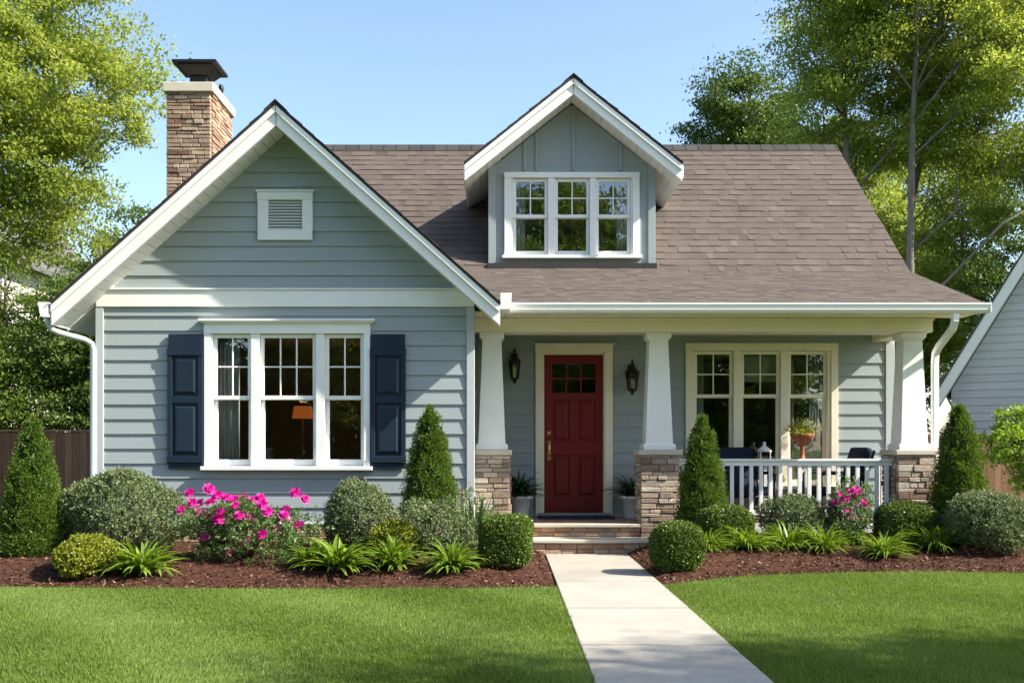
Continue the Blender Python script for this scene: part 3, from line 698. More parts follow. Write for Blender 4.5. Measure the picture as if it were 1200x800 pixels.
curtain(-3.40, -3.10, GY+.19, .5, 2.62, 'pale curtain hanging at the left side of the shuttered triple window')
curtain(2.47, 2.70, PY+.19, .5, 2.58, 'pale curtain in the leftmost unit of the porch window')
curtain(.02, .30, DY+.2, 3.82, 4.98, 'pale curtain behind the left unit of the dormer window')
curtain(1.60, 1.88, DY+.2, 3.82, 4.98, 'pale curtain behind the right unit of the dormer window')
curtain(3.70, 3.92, PY+.19, .5, 2.58, 'pale curtain at the left side of the rightmost porch window unit')
curtain(4.14, 4.40, PY+.19, .5, 2.58, 'pale curtain at the far right edge of the porch window')
m = MB(); 
for i in range(5): m.box(3.16, 3.78, PY+.2, PY+.215, 2.42-i*.07, 2.42-i*.07+.067)
tag(m.build('roman_blind', M['curtain'], None), 'half raised pale blind in the middle unit of the porch window', 'blind')
lp = thing('floor_lamp', 'lit floor lamp with orange shade seen through the middle shuttered window', 'lamp', (at(355, 13.4), 13.4, .42))
q = MB(); X = at(355, 13.4); zc = zat(483, 13.4); q.lathe((X, 13.4, .42), [(.14, 0), (.14, .02), (.009, .035), (.007, zc-.42)], 14); q.build('lamp_stand', M['caststone'], lp)
q = MB(); q.lathe((X, 13.4, zc-.08), [(.145, 0), (.12, .16)], 24); q.build('lamp_shade', M['lamp'], lp)
pb = bpy.data.lights.new('lamp_bulb', 'POINT'); pb.energy = .8; pb.color = (1, .62, .3); pb.shadow_soft_size = .05
po = bpy.data.objects.new('lamp_bulb', pb); COL.objects.link(po); po.parent = lp; po.location = (0, 0, zc - .42 + .16)
tb = thing('side_table', 'dark low table inside behind the middle shuttered window', 'table', (-2.75, 12.7, .42))
q = MB(); q.box(-3.3, -2.4, 12.5, 12.95, .92, .96); q.build('tabletop', M['fabric'], tb, .004)
for sx in (-3.26, -2.48):
    for sy in (12.53, 12.88): q = MB(); q.box(sx, sx+.04, sy, sy+.04, .42, .92); q.build('leg', M['fabric'], tb)
q = MB(); q.lathe((at(312, 12.6), 12.6, .96), [(.05, 0), (.085, .05), (.10, .16), (.07, .24), (.09, .29), (.085, .29)], 20); tag(q.build('vase', M['pot'], None), 'white vase on the dark table behind the middle shuttered window', 'vase')

# ------------------------------------------------------------------ porch furniture
def rbox(mb, x0, x1, y0, y1, z0, z1): mb.box(x0, x1, y0, y1, z0, z1)
def chair(label, loc, rz):
    t = thing('porch_chair', label, 'chair', (0, 0, 0), 'navy porch chairs')
    f = MB()
    for sx in (-1, 1):
        f.tube([(sx*.29, -.27, .58), (sx*.29, -.20, .60), (sx*.29, .18, .585), (sx*.29, .27, .58)], .022, 8)
    f.tube([(-.27, -.25, .30), (.27, -.25, .30)], .018, 8); f.tube([(-.27, .22, .30), (.27, .22, .30)], .018, 8)
    f.build('frame', M['black'], t)
    for sx in (-1, 1):
        q = MB(); q.tube([(sx*.29, -.27, 0), (sx*.29, -.27, .58)], .02, 8); q.build('leg', M['black'], t)
        q = MB(); q.tube([(sx*.28, .36, 0), (sx*.28, .25, .35), (sx*.28, .42, .88)], .02, 8); q.build('leg', M['black'], t)
    q = MB(); q.add([(-.25,-.27,.31),(.25,-.27,.31),(.25,.24,.28),(-.25,.24,.28),(-.25,-.27,.43),(.25,-.27,.43),(.25,.24,.40),(-.25,.24,.40)], [(0,3,2,1),(4,5,6,7),(0,1,5,4),(1,2,6,5),(2,3,7,6),(3,0,4,7)], .5)
    q.build('seat', M['fabric'], t, .04, 4)
    q = MB(); q.add([(-.25,.16,.40),(.25,.16,.40),(.25,.28,.37),(-.25,.28,.37),(-.25,.33,.93),(.25,.33,.93),(.25,.43,.90),(-.25,.43,.90)], [(0,3,2,1),(4,5,6,7),(0,1,5,4),(1,2,6,5),(2,3,7,6),(3,0,4,7)], .5)
    q.build('backrest', M['fabric'], t, .04, 4)
    t.location = loc; t.rotation_euler = (0, 0, rz); return t
chair('navy cushioned porch chair facing out behind the left part of the railing', (3.08, 12.72, FZ), R(8))
chair('navy cushioned porch chair turned sideways near the right porch column', (4.22, 12.76, FZ), R(-86))
tb = thing('porch_table', 'narrow white table behind the porch railing holding a lantern and a planter', 'table', (3.6, 12.86, FZ))
q = MB(); q.box(3.36, 3.98, 12.90, 13.16, 1.02, 1.05); q.build('tabletop', M['white'], tb, .006)
for sx in (3.38, 3.92):
    for sy in (12.92, 13.10): q = MB(); q.box(sx, sx+.04, sy, sy+.04, FZ, 1.02); q.build('leg', M['white'], tb)
TX = at(884, 13.02) + .13
lt = thing('table_lantern', 'small clear glass lantern with domed top standing on the porch table', 'lantern', (TX, 13.02, 1.05))
q = MB(); q.box(TX-.07, TX+.07, 12.95, 13.09, 1.05, 1.07)
for sx in (-1, 1):
    for sy in (-1, 1): q.box(TX+sx*.062-.006, TX+sx*.062+.006, 13.02+sy*.062-.006, 13.02+sy*.062+.006, 1.07, 1.20)
q.lathe((TX, 13.02, 1.20), [(.10, 0), (.095, .015), (.06, .05), (.025, .075), (.018, .10), (.026, .115), (.004, .135)], 14); q.build('lantern_frame', M['gutter'], lt)
q = MB(); q.box(TX-.055, TX+.055, 12.965, 13.075, 1.072, 1.198); q.build('lantern_glass', M['lampglass'], lt)
PXp = at(940, 13.0); pl = thing('pedestal_planter', 'terracotta pedestal planter with trailing green plant on the porch table', 'planter', (PXp, 13.0, 1.05))
q = MB(); q.lathe((PXp, 13.0, 1.05), [(.15, 0), (.17, .015), (.14, .035), (.04, .06), (.028, .12), (.028, .22), (.05, .27), (.12, .30), (.155, .36), (.16, .38), (.14, .385), (.13, .37)], 22); q.build('urn', M['terracotta'], pl)

# ------------------------------------------------------------------ foliage makers
rng = np.random.default_rng(11)
def unit(n): return norm(rng.normal(size=(n, 3)))
def lumps(D, k, amp, f):
    c = unit(k); d = D @ c.T; return 1 + amp*(np.exp(f*(d-1))).sum(1) - amp*.6
def shrub(shape, n, leaf, mat, spiky=.6, amp=.18, inner=.55, sup=2.0, tuft=9, wid=.55, reach=2.6):
    """shape rx, ry, h ; returns leaf arrays of a rounded shrub standing on z=0"""
    rx, ry, h = shape; nt_ = n//tuft
    D = unit(int(nt_*1.15)); D = D[D[:, 2] > -.75]
    if sup != 2.0:
        q = (np.abs(D)**sup).sum(1)**(1/sup); rad = 1/q
    else: rad = np.ones(len(D))
    if amp: rad = rad*lumps(D, 26, amp, 14)
    u = inner + (1-inner)*rng.random(len(D))**.45
    C = D*(rad*u)[:, None]*np.array([rx, ry, h*.52]) + np.array([0, 0, h*.48])
    C[:, 2] = np.maximum(C[:, 2], .02)
    Nn = norm(D/np.array([rx, ry, h*.5]))
    ax = norm(Nn + np.array([0, 0, .45]) + rng.normal(scale=spiky*.6, size=C.shape))
    m = len(C); P = np.repeat(C, tuft, 0); AX = np.repeat(ax, tuft, 0); NN = np.repeat(Nn, tuft, 0)
    s = rng.random(m*tuft); ln = leaf*(.7+.6*rng.random(m*tuft))
    P = P + AX*(s*leaf*reach)[:, None] + rng.normal(scale=leaf*.35, size=P.shape)
    A = norm(AX*.7 + rng.normal(scale=.75, size=P.shape) + NN*.3)
    Nr = norm(NN + rng.normal(scale=.6, size=P.shape))
    V, F = leaves(P, A, Nr, ln, ln*wid)
    ct = np.repeat(rng.random(m), tuft)
    t = np.clip(.15 + .35*ct + .35*rng.random(len(F)) + .15*s, 0, 1)
    return V, F, t
def stems(h, r, n=7, seed=0):
    m = MB(); rr = random.Random(seed)
    for i in range(n):
        a = rr.random()*6.28; k = r*rr.uniform(.3, .7)
        m.tube([(.03*math.cos(a), .03*math.sin(a), -.03), (k*.4*math.cos(a), k*.4*math.sin(a), h*.35), (k*math.cos(a), k*math.sin(a), h*.75)], [.012, .009, .004], 5)
    return m
def bush(name, label, cat, px, base, shape, n, leaf, mat, group=None, d=None, **kw):
    d = d or dof(base); x = at(px, d); z = float(bed_height(np.array([x]), np.array([d]))[0])
    t = thing(name, label, cat, (0, 0, 0), group)
    V, F, ti = shrub(shape, n, leaf, mat, **kw)
    np_mesh('foliage', V, F, ti, M[mat], t)
    stems(shape[2], min(shape[0], shape[1]), 8, int(px)).build('stem', M['twig'], t)
    t.location = (x, d, z-.01); return t
def cone(label, px, d, h, r, n=26000, seed=0):
    x = at(px, d); z = float(bed_height(np.array([x]), np.array([d]))[0])
    t = thing('cone_shrub', label, 'conifer', (0, 0, 0), 'clipped conifer cones in the beds')
    nc = 620; tz = rng.random(nc*2); keep = rng.random(nc*2) < (1-tz)**.8*.95+.05; tz = tz[keep][:nc]; k = len(tz)
    th = rng.random(k)*6.283
    prof = lambda u: r*np.clip((1-u)**.68*(.86+.40*u)*np.minimum(1, .72+1.9*u), .015, None)
    rad = prof(tz)*(1+rng.normal(scale=.07, size=k))
    C = np.stack([rad*np.cos(th)*.9, rad*np.sin(th)*.9, tz*h*.97], 1)
    out = np.stack([np.cos(th), np.sin(th), np.full(k, .75)], 1)
    tuft = n//k; P = np.repeat(C, tuft, 0); O = np.repeat(norm(out), tuft, 0); m = len(P)
    cr = .075*(1-.45*np.repeat(tz, tuft))
    dv = unit(m)*(rng.random(m)**.4*cr)[:, None]; dv[:, 2] *= 1.25
    P = P + dv; A = norm(O*.7 + dv/cr[:, None]*.8 + rng.normal(scale=.35, size=P.shape) + np.array([0, 0, .35]))
    ln = .024*(.7+.7*rng.random(m)); V, F = leaves(P, A, norm(O + rng.normal(scale=.7, size=P.shape)), ln, ln*.42)
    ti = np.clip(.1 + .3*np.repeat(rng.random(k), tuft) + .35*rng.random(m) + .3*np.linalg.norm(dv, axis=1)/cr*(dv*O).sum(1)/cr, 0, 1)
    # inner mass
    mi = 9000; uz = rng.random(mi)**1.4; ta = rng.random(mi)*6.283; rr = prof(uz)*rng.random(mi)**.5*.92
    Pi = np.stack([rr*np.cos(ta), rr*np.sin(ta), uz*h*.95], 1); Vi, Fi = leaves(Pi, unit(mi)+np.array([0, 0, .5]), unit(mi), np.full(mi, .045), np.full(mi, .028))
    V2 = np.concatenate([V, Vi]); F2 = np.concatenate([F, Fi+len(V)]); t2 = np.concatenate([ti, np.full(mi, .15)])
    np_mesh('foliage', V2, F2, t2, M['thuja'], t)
    q = MB(); q.tube([(0, 0, -.05), (0, 0, h*.5), (0, 0, h*.85)], [.035, .02, .006], 7); q.build('trunk', M['bark'], t)
    t.location = (x, d, z-.01); t.rotation_euler = (0, 0, seed); return t
def strap(nb, L, Wd, arch, mat, name='foliage', parent=None, spread=1.0, upright=0):
    """tuft of arching strap leaves"""
    seg = 6; Vs = []; Fs = []; Ts = []; b = 0
    for i in range(nb):
        a = rng.random()*6.283; l = L*rng.uniform(.6, 1.1); e0 = rng.uniform(.35, 1.45) if not upright else rng.uniform(1.25, 1.52)
        ar = arch*rng.uniform(.6, 1.3); ww = Wd*rng.uniform(.7, 1.2); c = np.array([math.cos(a), math.sin(a), 0]); sd_ = np.array([-math.sin(a), math.cos(a), 0])
        p = c*.05*spread*rng.random() + sd_*.04*rng.normal(); el = e0
        for s in range(seg+1):
            f = s/seg; wv = ww*(math.sin(math.pi*min(1, .12+f*.95))**.7 if f < 1 else 0.02)
            tw = sd_ + np.array([0, 0, .25*math.sin(i)])
            Vs += [p - tw*wv/2 + np.array([0, 0, wv*.18]), p + np.array([0, 0, -wv*.05]), p + tw*wv/2 + np.array([0, 0, wv*.18])]
            p = p + (c*math.cos(el) + np.array([0, 0, math.sin(el)]))*l/seg; el -= ar/seg*(0.5+f)
        for s in range(seg):
            o = b+s*3; Fs += [(o, o+1, o+4, o+3), (o+1, o+2, o+5, o+4)]
        tt = rng.random(); Ts += [tt]*(2*seg); b += 3*(seg+1)
    V = np.array(Vs); V[:, 2] = np.maximum(V[:, 2], .004)
    return np_mesh(name, V, np.array(Fs), np.array(Ts), M[mat], parent)
def flower_mesh(r, mat, seed):
    rr = np.random.default_rng(seed); Ps = []; As = []; Ns = []; Ls = []
    for ring, (n, el, l) in enumerate(((8, .25, 1.0), (7, .75, .85), (5, 1.15, .6))):
        for k in range(n):
            a = 6.283*(k+.5*ring)/n + rr.normal()*.15; A = np.array([math.cos(a)*math.cos(el), math.sin(a)*math.cos(el), math.sin(el)])
            Ps.append(A*.1*r + np.array([0, 0, .15*r*ring])); As.append(A); Ns.append(np.array([-A[0]*.3, -A[1]*.3, 1.0])); Ls.append(l*r)
    L = np.array(Ls); V, F = leaves(np.array(Ps), np.array(As), np.array(Ns), L, L*.8); return V, F, rr.random(len(F))
def flowering(name, label, px, base, shape, nl, leaf, nf, fr, d=None, mats=('rose', 'pink'), spots=None, seed=0):
    d = d or dof(base); x = at(px, d); z = float(bed_height(np.array([x]), np.array([d]))[0])
    t = thing(name, label, 'flower bush', (0, 0, 0))
    V, F, ti = shrub(shape, nl, leaf, mats[0], spiky=1.0, amp=.5, inner=.35, tuft=11)
    np_mesh('foliage', V, F, ti, M[mats[0]], t)
    stems(shape[2]*1.1, shape[0]*1.2, 14, seed).build('stem', M['twig'], t)
    fm_ = [flower_mesh(fr, mats[1], seed+i) for i in range(3)]
    protos = []
    rr = random.Random(seed)
    for i in range(nf):
        if spots and i < len(spots):
            fx, fz = spots[i]; fx = (fx - px)/FX*d; fz = zat(fz, d-.2) - z; k = 1-min(.95, (fx/shape[0])**2); fy = -shape[1]*math.sqrt(max(.05, k))*rr.uniform(.85, 1.12)
        else:
            a = rr.uniform(0, 6.28); e = rr.uniform(.1, 1.4); fx = shape[0]*math.cos(a)*math.cos(e); fy = shape[1]*math.sin(a)*math.cos(e); fz = shape[2]*(.48+.55*math.sin(e))
        if i < 3:
            o = np_mesh('flower', *fm_[i], M[mats[1]], t, w=(fx, fy, fz)); protos.append(o)
        else:
            o = protos[i % 3].copy(); COL.objects.link(o); o.parent = t; o.location = (fx, fy, fz)
        o.rotation_euler = (rr.uniform(.3, 1.2), rr.uniform(-.5, .5), rr.uniform(-.6, .6)); s_ = rr.uniform(.75, 1.25); o.scale = (s_, s_, s_)
    t.location = (x, d, z-.01); return t

# left bed
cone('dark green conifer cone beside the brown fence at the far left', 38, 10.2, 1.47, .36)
bush('round_shrub', 'large grey green round shrub left of the pink roses', 'shrub', 142, 645, (.575, .5, .84), 42000, .028, 'grey', spiky=.9, d=10.5, amp=.14, inner=.7, reach=2.0)
bush('low_shrub', 'low yellow green mound shrub in front of the large round shrub', 'shrub', 104, 668, (.295, .28, .32), 18000, .022, 'gold', amp=.12, wid=.75, reach=1.5)
flowering('rose_bush', 'bushy plant with bright pink blooms below the shuttered window', 288, 660, (.54, .36, .58), 14000, .032, 34, .062, d=10.0, seed=5,
          spots=[(255, 572), (278, 583), (259, 588), (271, 600), (292, 603), (300, 605), (322, 597), (338, 605), (331, 617), (297, 632), (277, 644), (251, 627), (232, 588), (247, 590), (358, 585), (349, 578), (215, 597), (268, 606), (310, 608), (286, 590), (228, 578), (352, 617), (265, 580), (318, 624)])
bush('round_shrub', 'medium grey green round shrub right of the pink roses', 'shrub', 422, 645, (.325, .31, .70), 22000, .026, 'grey', spiky=.9, d=10.45, amp=.12, inner=.7, reach=2.0)
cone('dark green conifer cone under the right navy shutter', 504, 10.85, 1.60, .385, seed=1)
bush('ball_shrub', 'small golden green ball shrub in front of the medium round shrub', 'shrub', 463, 652, (.235, .23, .37), 15000, .02, 'gold', amp=.1, wid=.75, reach=1.5, d=10.05)
bush('wispy_shrub', 'loose grey green shrub at the foot of the shutter conifer', 'shrub', 512, 655, (.27, .25, .52), 6500, .03, 'grey', spiky=1.6, amp=.5, d=10.15)
bush('wispy_shrub', 'airy pale shrub beside the sword leaved plant', 'shrub', 546, 655, (.16, .18, .36), 2600, .028, 'grey', spiky=2.0, amp=.6, inner=.3, d=10.3)
bush('clipped_boxwood', 'clipped upright boxwood beside the walk left of the steps', 'boxwood', 592, 672, (.232, .23, .45), 46000, .017, 'box', amp=.05, sup=4.0, spiky=.5, inner=.8, wid=.75, reach=1.3, d=9.7)
ir = thing('iris_plant', 'upright sword leaved plant with pale pink bloom against the first stone pier', 'plant', (0, 0, 0))
strap(48, .70, .042, .35, 'iris', parent=ir, upright=1)
q = MB(); q.tube([(-.08, -.03, 0), (-.10, -.03, .3), (-.12, -.04, .66)], [.006, .005, .003], 5); q.build('flower_stalk', M['iris'], ir)
for i in range(4): np_mesh('flower', *flower_mesh(.03, 'palepink', 40+i), M['palepink'], ir, w=(-.12+.02*math.sin(i*2), -.04, .56+.035*i))
xx = at(556, 10.5); ir.location = (xx, 10.5, .12)
# right bed
bush('ball_boxwood', 'round clipped boxwood ball beside the walk right of the steps', 'boxwood', 792, 662, (.24, .24, .44), 44000, .017, 'box', amp=.05, sup=2.6, spiky=.5, inner=.8, wid=.75, reach=1.3)
cone('dark green conifer cone in front of the second stone pier', 823, 11.5, 1.50, .345, seed=2)
bush('low_boxwood', 'low clipped boxwood at the foot of the conifer by the railing', 'boxwood', 848, 640, (.30, .28, .46), 36000, .017, 'box', amp=.05, sup=2.6, spiky=.5, inner=.78, wid=.75, reach=1.4, d=11.2)
bush('round_shrub', 'grey green shrub in front of the porch railing', 'shrub', 932, 640, (.325, .29, .54), 18000, .025, 'grey', spiky=1.0, inner=.65, reach=2.1, amp=.16, d=11.4)
flowering('flower_bush', 'small bush with pink blooms in front of the railing', 992, 640, (.21, .2, .58), 6500, .03, 14, .055, d=11.3, seed=9,
          spots=[(978, 578), (984, 582), (975, 590), (1000, 577), (1006, 587), (996, 572), (990, 576), (981, 586), (1008, 592), (985, 596)])
bush('clipped_boxwood', 'clipped low boxwood before the right stone pier', 'boxwood', 1062, 640, (.32, .28, .47), 36000, .017, 'box', amp=.03, sup=3.0, spiky=.5, inner=.78, wid=.75, reach=1.4, d=11.3)
cone('dark green conifer cone right of the downspout', 1124, 11.35, 1.64, .40, seed=4)
bush('round_shrub', 'grey green round shrub at the right edge of the bed', 'shrub', 1158, 646, (.41, .38, .62), 32000, .026, 'grey', spiky=.9, inner=.7, reach=2.0, amp=.12, d=10.85)
# strap leaved clumps
HG = 'strap leaved clumps in the beds'
hp = []
for k in range(3):
    t = thing('strap_leaf_clump', None, 'plant', (0, 0, 0), HG); strap(150, .44, .038, 1.6, 'hosta', parent=t); hp.append(t)
gp = []
for k in range(3):
    t = thing('strap_leaf_clump', None, 'plant', (0, 0, 0), HG); strap(170, .47, .022, 1.9, 'hosta', parent=t); gp.append(t)
spots = [(168, 668, 1.05, 0, 'broad leaved green clump right of the low golden mound'), (366, 664, .72, 0, 'small half hidden strap leaved clump left of its larger twin under the window'),
         (398, 667, 1.05, 0, 'wide strap leaved clump in front of the medium round shrub'), (461, 664, .9, 0, 'strap leaved clump in front of the golden ball shrub'), (530, 667, .88, 0, 'strap leaved clump left of the upright clipped boxwood'),
         (831, 652, .8, 1, 'bright strap leaved clump touching the round boxwood ball'), (876, 649, 1.0, 1, 'grassy clump in front of the low boxwood'), (923, 648, 1.0, 1, 'grassy clump in front of the grey green shrub'),
         (966, 648, 1.0, 1, 'grassy clump left of the small pink bush'), (1000, 640, .8, 1, 'smaller grassy clump at the foot of the small pink bush'), (1036, 652, .95, 1, 'grassy clump nearest the lawn before the right boxwood'),
         (1058, 644, .8, 1, 'grassy clump half hidden behind another before the right boxwood'), (1094, 648, 1.05, 1, 'wide grassy clump left of the rightmost round shrub')]
used = set()
for i, (px, py, s, kind, lab) in enumerate(spots):
    pool = gp if kind else hp; src = pool[i % 3]
    if src.name in used: o = copy_tree(src)
    else: o = src; used.add(src.name)
    d = dof(py, .06) if not kind else 10.85 + (py - 648)*-.06; x = at(px, d); z = float(bed_height(np.array([x]), np.array([d]))[0])
    if not kind: d = 9.43 - (py - 667)*.03; x = at(px, d); z = float(bed_height(np.array([x]), np.array([d]))[0])
    o.location = (x, d, z); s *= (.9 if kind else 1); o.scale = (s, s, s*.95); o.rotation_euler = (0, 0, i*1.3); o['label'] = lab
for pool in (hp, gp):
    for t in pool:
        if t.name not in used:
            for c_ in children(t): bpy.data.objects.remove(c_)
            bpy.data.objects.remove(t)
# potted plants by the door
for px, lab, nb in ((608.5, 'dark leafy plant in a white pot left of the red door', 70), (742, 'dark leafy plant in a white pot right of the red door', 70)):
    X = at(px, 12.95); t = thing('potted_plant', lab, 'potted plant', (X, 12.95, FZ), 'white pots by the door')
    q = MB(); q.lathe((X, 12.95, FZ), [(.105, 0), (.11, .01), (.15, .25), (.175, .25), (.178, .29), (.155, .29), (.15, .26)], 24); q.build('pot', M['pot'], t)
    q = MB(); q.lathe((X, 12.95, FZ+.25), [(.14, 0), (.14, .012)], 16); q.build('soil', M['mulch'], t)
    f = strap(nb+60, .46, .026, 1.9, 'fern', parent=t); f.location = (0, 0, .26)
f = strap(60, .17, .018, 2.2, 'gold', parent=pl); f.location = (0, 0, .37)
V, F, ti = shrub((.15, .15, .2), 900, .022, 'gold', amp=.3); f = np_mesh('foliage', V, F, ti, M['gold'], pl); f.location = (0, 0, .33)
dm = MB(); dm.box(p_(630), p_(716), 12.72, 13.12, FZ+.001, FZ+.022); tag(dm.build('doormat', M['mat'], None, .006), 'dark rectangular doormat in front of the red door', 'doormat')

# ------------------------------------------------------------------ fences, neighbours
def fence(label, x0, x1, y, h, mat, group=None):
    t = thing('wooden_fence', label, 'fence', ((x0+x1)/2, y, 0))
    m = MB(); x = x0
    while x < x1: m.box(x+.003, x+.137, y+random.uniform(0, .004), y+.02, .04, h+random.uniform(-.006, .006)); x += .14
    m.build('planks', M[mat], t)
    m = MB(); m.box(x0, x1, y-.03, y+.05, h+.008, h+.04); m.box(x0, x1, y+.025, y+.065, .3, .39); m.box(x0, x1, y+.025, y+.065, h-.35, h-.26); m.build('rail', M[mat], t)
    x = x0
    while x < x1: m = MB(); m.box(x, x+.09, y+.066, y+.156, 0, h); m.build('post', M[mat], t); x += 2.1
fence('brown wooden plank fence left of the house', -12, -4.75, 18, 1.53, 'wood')
fence('reddish wooden plank fence right of the house', 5.25, 14, 18.6, 1.45, 'rwood')
nh = thing('neighbour_house', 'grey sided neighbouring house with steep white trimmed gable at the right', 'house', (9.2, 21, 0))
ny = 21.0; nx0, nx1 = 9.42, 17.0; npk = 13.35; nsl = 1.72; nz = lambda x: 2.5 + (x - 9.2)*nsl if x < npk else 2.5 + (npk-9.2)*nsl - (x-npk)*nsl
m = MB(); siding(m, nx0, nx1, .2, nz(npk)-.5, ny, (), lambda z: (max(nx0, 9.2+(z+.45-2.5)/nsl), min(nx1, 2*npk-9.2-(z+.45-2.5)/nsl)), .16); m.build('siding', M['gsiding'], nh)
m = MB(); m.prism([(nx0, -.05), (nx1, -.05), (nx1, 2.1), (npk, nz(npk)-.55), (nx0, 2.1)], ny+.002, 30); m.build('wall', M['gsiding'], nh)
m = MB(); 
pk = (npk, nz(npk)); f0 = (9.2, 2.5); f1 = (2*npk-9.2, 2.5)
for f in (f0, f1): m.prism([pk, f, (f[0], f[1]-.07), (pk[0], pk[1]-.07)], ny-.52, 30.4)
nro = m.build('roof', M['nroof'], nh)
m = MB()
for f in (f0, f1):
    m.prism([(pk[0], pk[1]-.072), (f[0], f[1]-.072), (f[0], f[1]-.42), (pk[0], pk[1]-.42)], ny-.5, ny-.46); m.prism([(pk[0], pk[1]-.38), (f[0], f[1]-.38), (f[0], f[1]-.41), (pk[0], pk[1]-.41)], ny-.46, ny-.002)
m.build('rake_board', M['white'], nro); nh.rotation_euler = (0, 0, R(-27))
fh = thing('far_house', 'pale far house half hidden behind the left trees', 'house', (-17, 33, 0))
m = MB(); siding(m, -21, -13.6, .2, 11, 30, (), lambda z: (-21 + max(0, z-7), -13.6 - max(0, z-7)), .2); m.build('siding', M['wsiding'], fh)
m = MB(); m.prism([(-21, -.05), (-13.6, -.05), (-13.6, 7), (-17.3, 10.6), (-21, 7)], 30.002, 38); m.build('wall', M['wsiding'], fh)
m = MB()
for sx in (-1, 1): m.prism([(-17.3, 11.0), (-17.3+sx*4.2, 6.9), (-17.3+sx*4.2, 6.75), (-17.3, 10.85)], 29.6, 38.4)
m.build('roof', M['nroof'], fh); fh.location.x -= 1.5
for x in (-19.2, -15.6):
    m = MB(); m.box(x-.5, x+.5, 29.93, 30.0, 4.6, 6.0); wn = m.build('window', M['white'], fh); m = MB(); m.box(x-.42, x+.42, 29.92, 29.928, 4.68, 5.92); m.build('pane', M['black'], wn)

# ------------------------------------------------------------------ trees
def tree(name, label, base, trunk, ells, nclump, per, leaf, mat, cr=(.45, .9), tr=.16, seed=0, group=None, flat=.65, limb=.05, droop=0, build=True):
    """trunk: list of (dx,dy,z); ells: crown ellipsoids (cx,cy,cz,rx,ry,rz) relative to base"""
    rg = np.random.default_rng(seed); t = thing(name, label, 'tree', base, group)
    T_ = [Vector(p) for p in trunk]; m = MB(); k = len(T_)
    W0 = Vector(base)
    m.tube([W0+p for p in T_], [tr*(1-.8*i/(k-1)) for i in range(k)], 10)
    C = []
    vol = np.array([e[3]*e[4]*e[5] for e in ells]); vol = vol/vol.sum()
    for _ in range(nclump*5):
        e = ells[rg.choice(len(ells), p=vol)]
        q = rg.normal(size=3); q /= np.linalg.norm(q); q *= rg.random()**.38
        c = np.array([e[0]+q[0]*e[3], e[1]+q[1]*e[4], e[2]+q[2]*e[5]])
        if all(np.linalg.norm((c-o)*np.array([1, 1, 1.5])) > cr[0]*.85 for o in C): C.append(c)
        if len(C) >= nclump: break
    nodes = [(p, tr*(1-.8*i/(k-1))) for i, p in enumerate(T_) if i > 0]
    for a, b in zip(T_[:-1], T_[1:]):
        for f in (.25, .5, .75): nodes.append((a.lerp(b, f), tr*.5))
    order = sorted(range(len(C)), key=lambda i: min((Vector(C[i])-n[0]).length for n in nodes))
    for i in order:
        c = Vector(C[i])
        best = min(nodes, key=lambda n: (c-n[0]).length + (1.6*max(0, n[0].z - c.z + .15 + .75*math.hypot(c.x-n[0].x, c.y-n[0].y))) + (0 if n[1] > .02 else .6))
        a, r0 = best; L = (c-a).length
        r = max(.012, min(r0*.7, limb*(.35+.22*L)))
        mid = a.lerp(c, .5) + Vector((rg.normal()*.08*L, rg.normal()*.08*L, .10*L))
        m.tube([W0+a, W0+mid, W0+c], [r, r*.7, max(.006, r*.3)], 5)
        nodes.append((mid, r*.7)); nodes.append((c, r*.35))
    trk = m.build('trunk', M['bark'], t)
    Ps = []; Ts = []
    for c in C:
        n = int(per*rg.uniform(.6, 1.4)); R_ = rg.uniform(*cr)
        ns = 9; sub = rg.normal(size=(ns, 3)); sub = norm(sub)*(rg.random((ns, 1))**.4)*R_*np.array([1, 1, flat])
        idx = rg.integers(0, ns, n)
        q = sub[idx] + rg.normal(size=(n, 3))*R_*.27*np.array([1, 1, flat*.8])
        if droop: q[:, 2] -= droop*(q[:, 0]**2+q[:, 1]**2)
        Ps.append(c+q); Ts.append(np.clip(.2+.3*rg.random()+.25*rg.random(ns)[idx]+.3*rg.random(n), 0, 1))
    P = np.concatenate(Ps); ti = np.concatenate(Ts); n = len(P)
    N_ = norm(rg.normal(size=(n, 3))*.8 + np.array([.15, -.1, .75])); A = norm(rg.normal(size=(n, 3)) + np.array([0, 0, -.25]))
    ln = leaf*(.65+.7*rg.random(n)); V, F = leaves(P, A, N_, ln, ln*.5)
    np_mesh('crown', V + np.array(base), F, ti, M[mat], t, w=(0, 0, 0)) if False else np_mesh('crown', V, F, ti, M[mat], t, w=base)
    return t

tree('leafy_tree', 'tall yellow green tree filling the upper left corner', (-9.9, 17.0, 0), [(0,0,0), (.1,0,2), (.05,.1,4), (.4,.1,6), (.6,0,8), (.7,0,10)],
     [(1.2, 0, 8.4, 2.5, 2.2, 2.4), (2.3, -.3, 6.6, 1.9, 1.8, 1.6), (.4, 0, 6.0, 2.1, 1.8, 1.6), (1.8, 0, 5.0, 1.2, 1.4, .9), (-1.5, 0, 8, 2, 2, 2.4)], 225, 760, .075, 'treeA', (.42, .8), .2, 3, limb=.04, flat=.5)
RT = 'tall trees behind the right end of the roof'
tree('leafy_tree', 'tall slim trunked yellow green tree with trunk clear above the roof edge', (7.9, 19.3, 0), [(0,0,0), (.03,0,2.5), (-.02,0,5), (.05,.05,7.5), (.15,0,10), (.3,0,12.5)],
     [(.7, .5, 10.6, 2.4, 2.0, 2.4), (2.2, .3, 8.6, 2.0, 1.8, 1.5), (3.0, .6, 6.8, 1.5, 1.5, 1.4), (2.4, .4, 11.0, 2.2, 2.0, 2.2), (.9, 1.0, 7.6, 1.5, .8, 1.3)], 165, 600, .075, 'treeA', (.42, .8), .105, 21, RT, limb=.045, flat=.5)
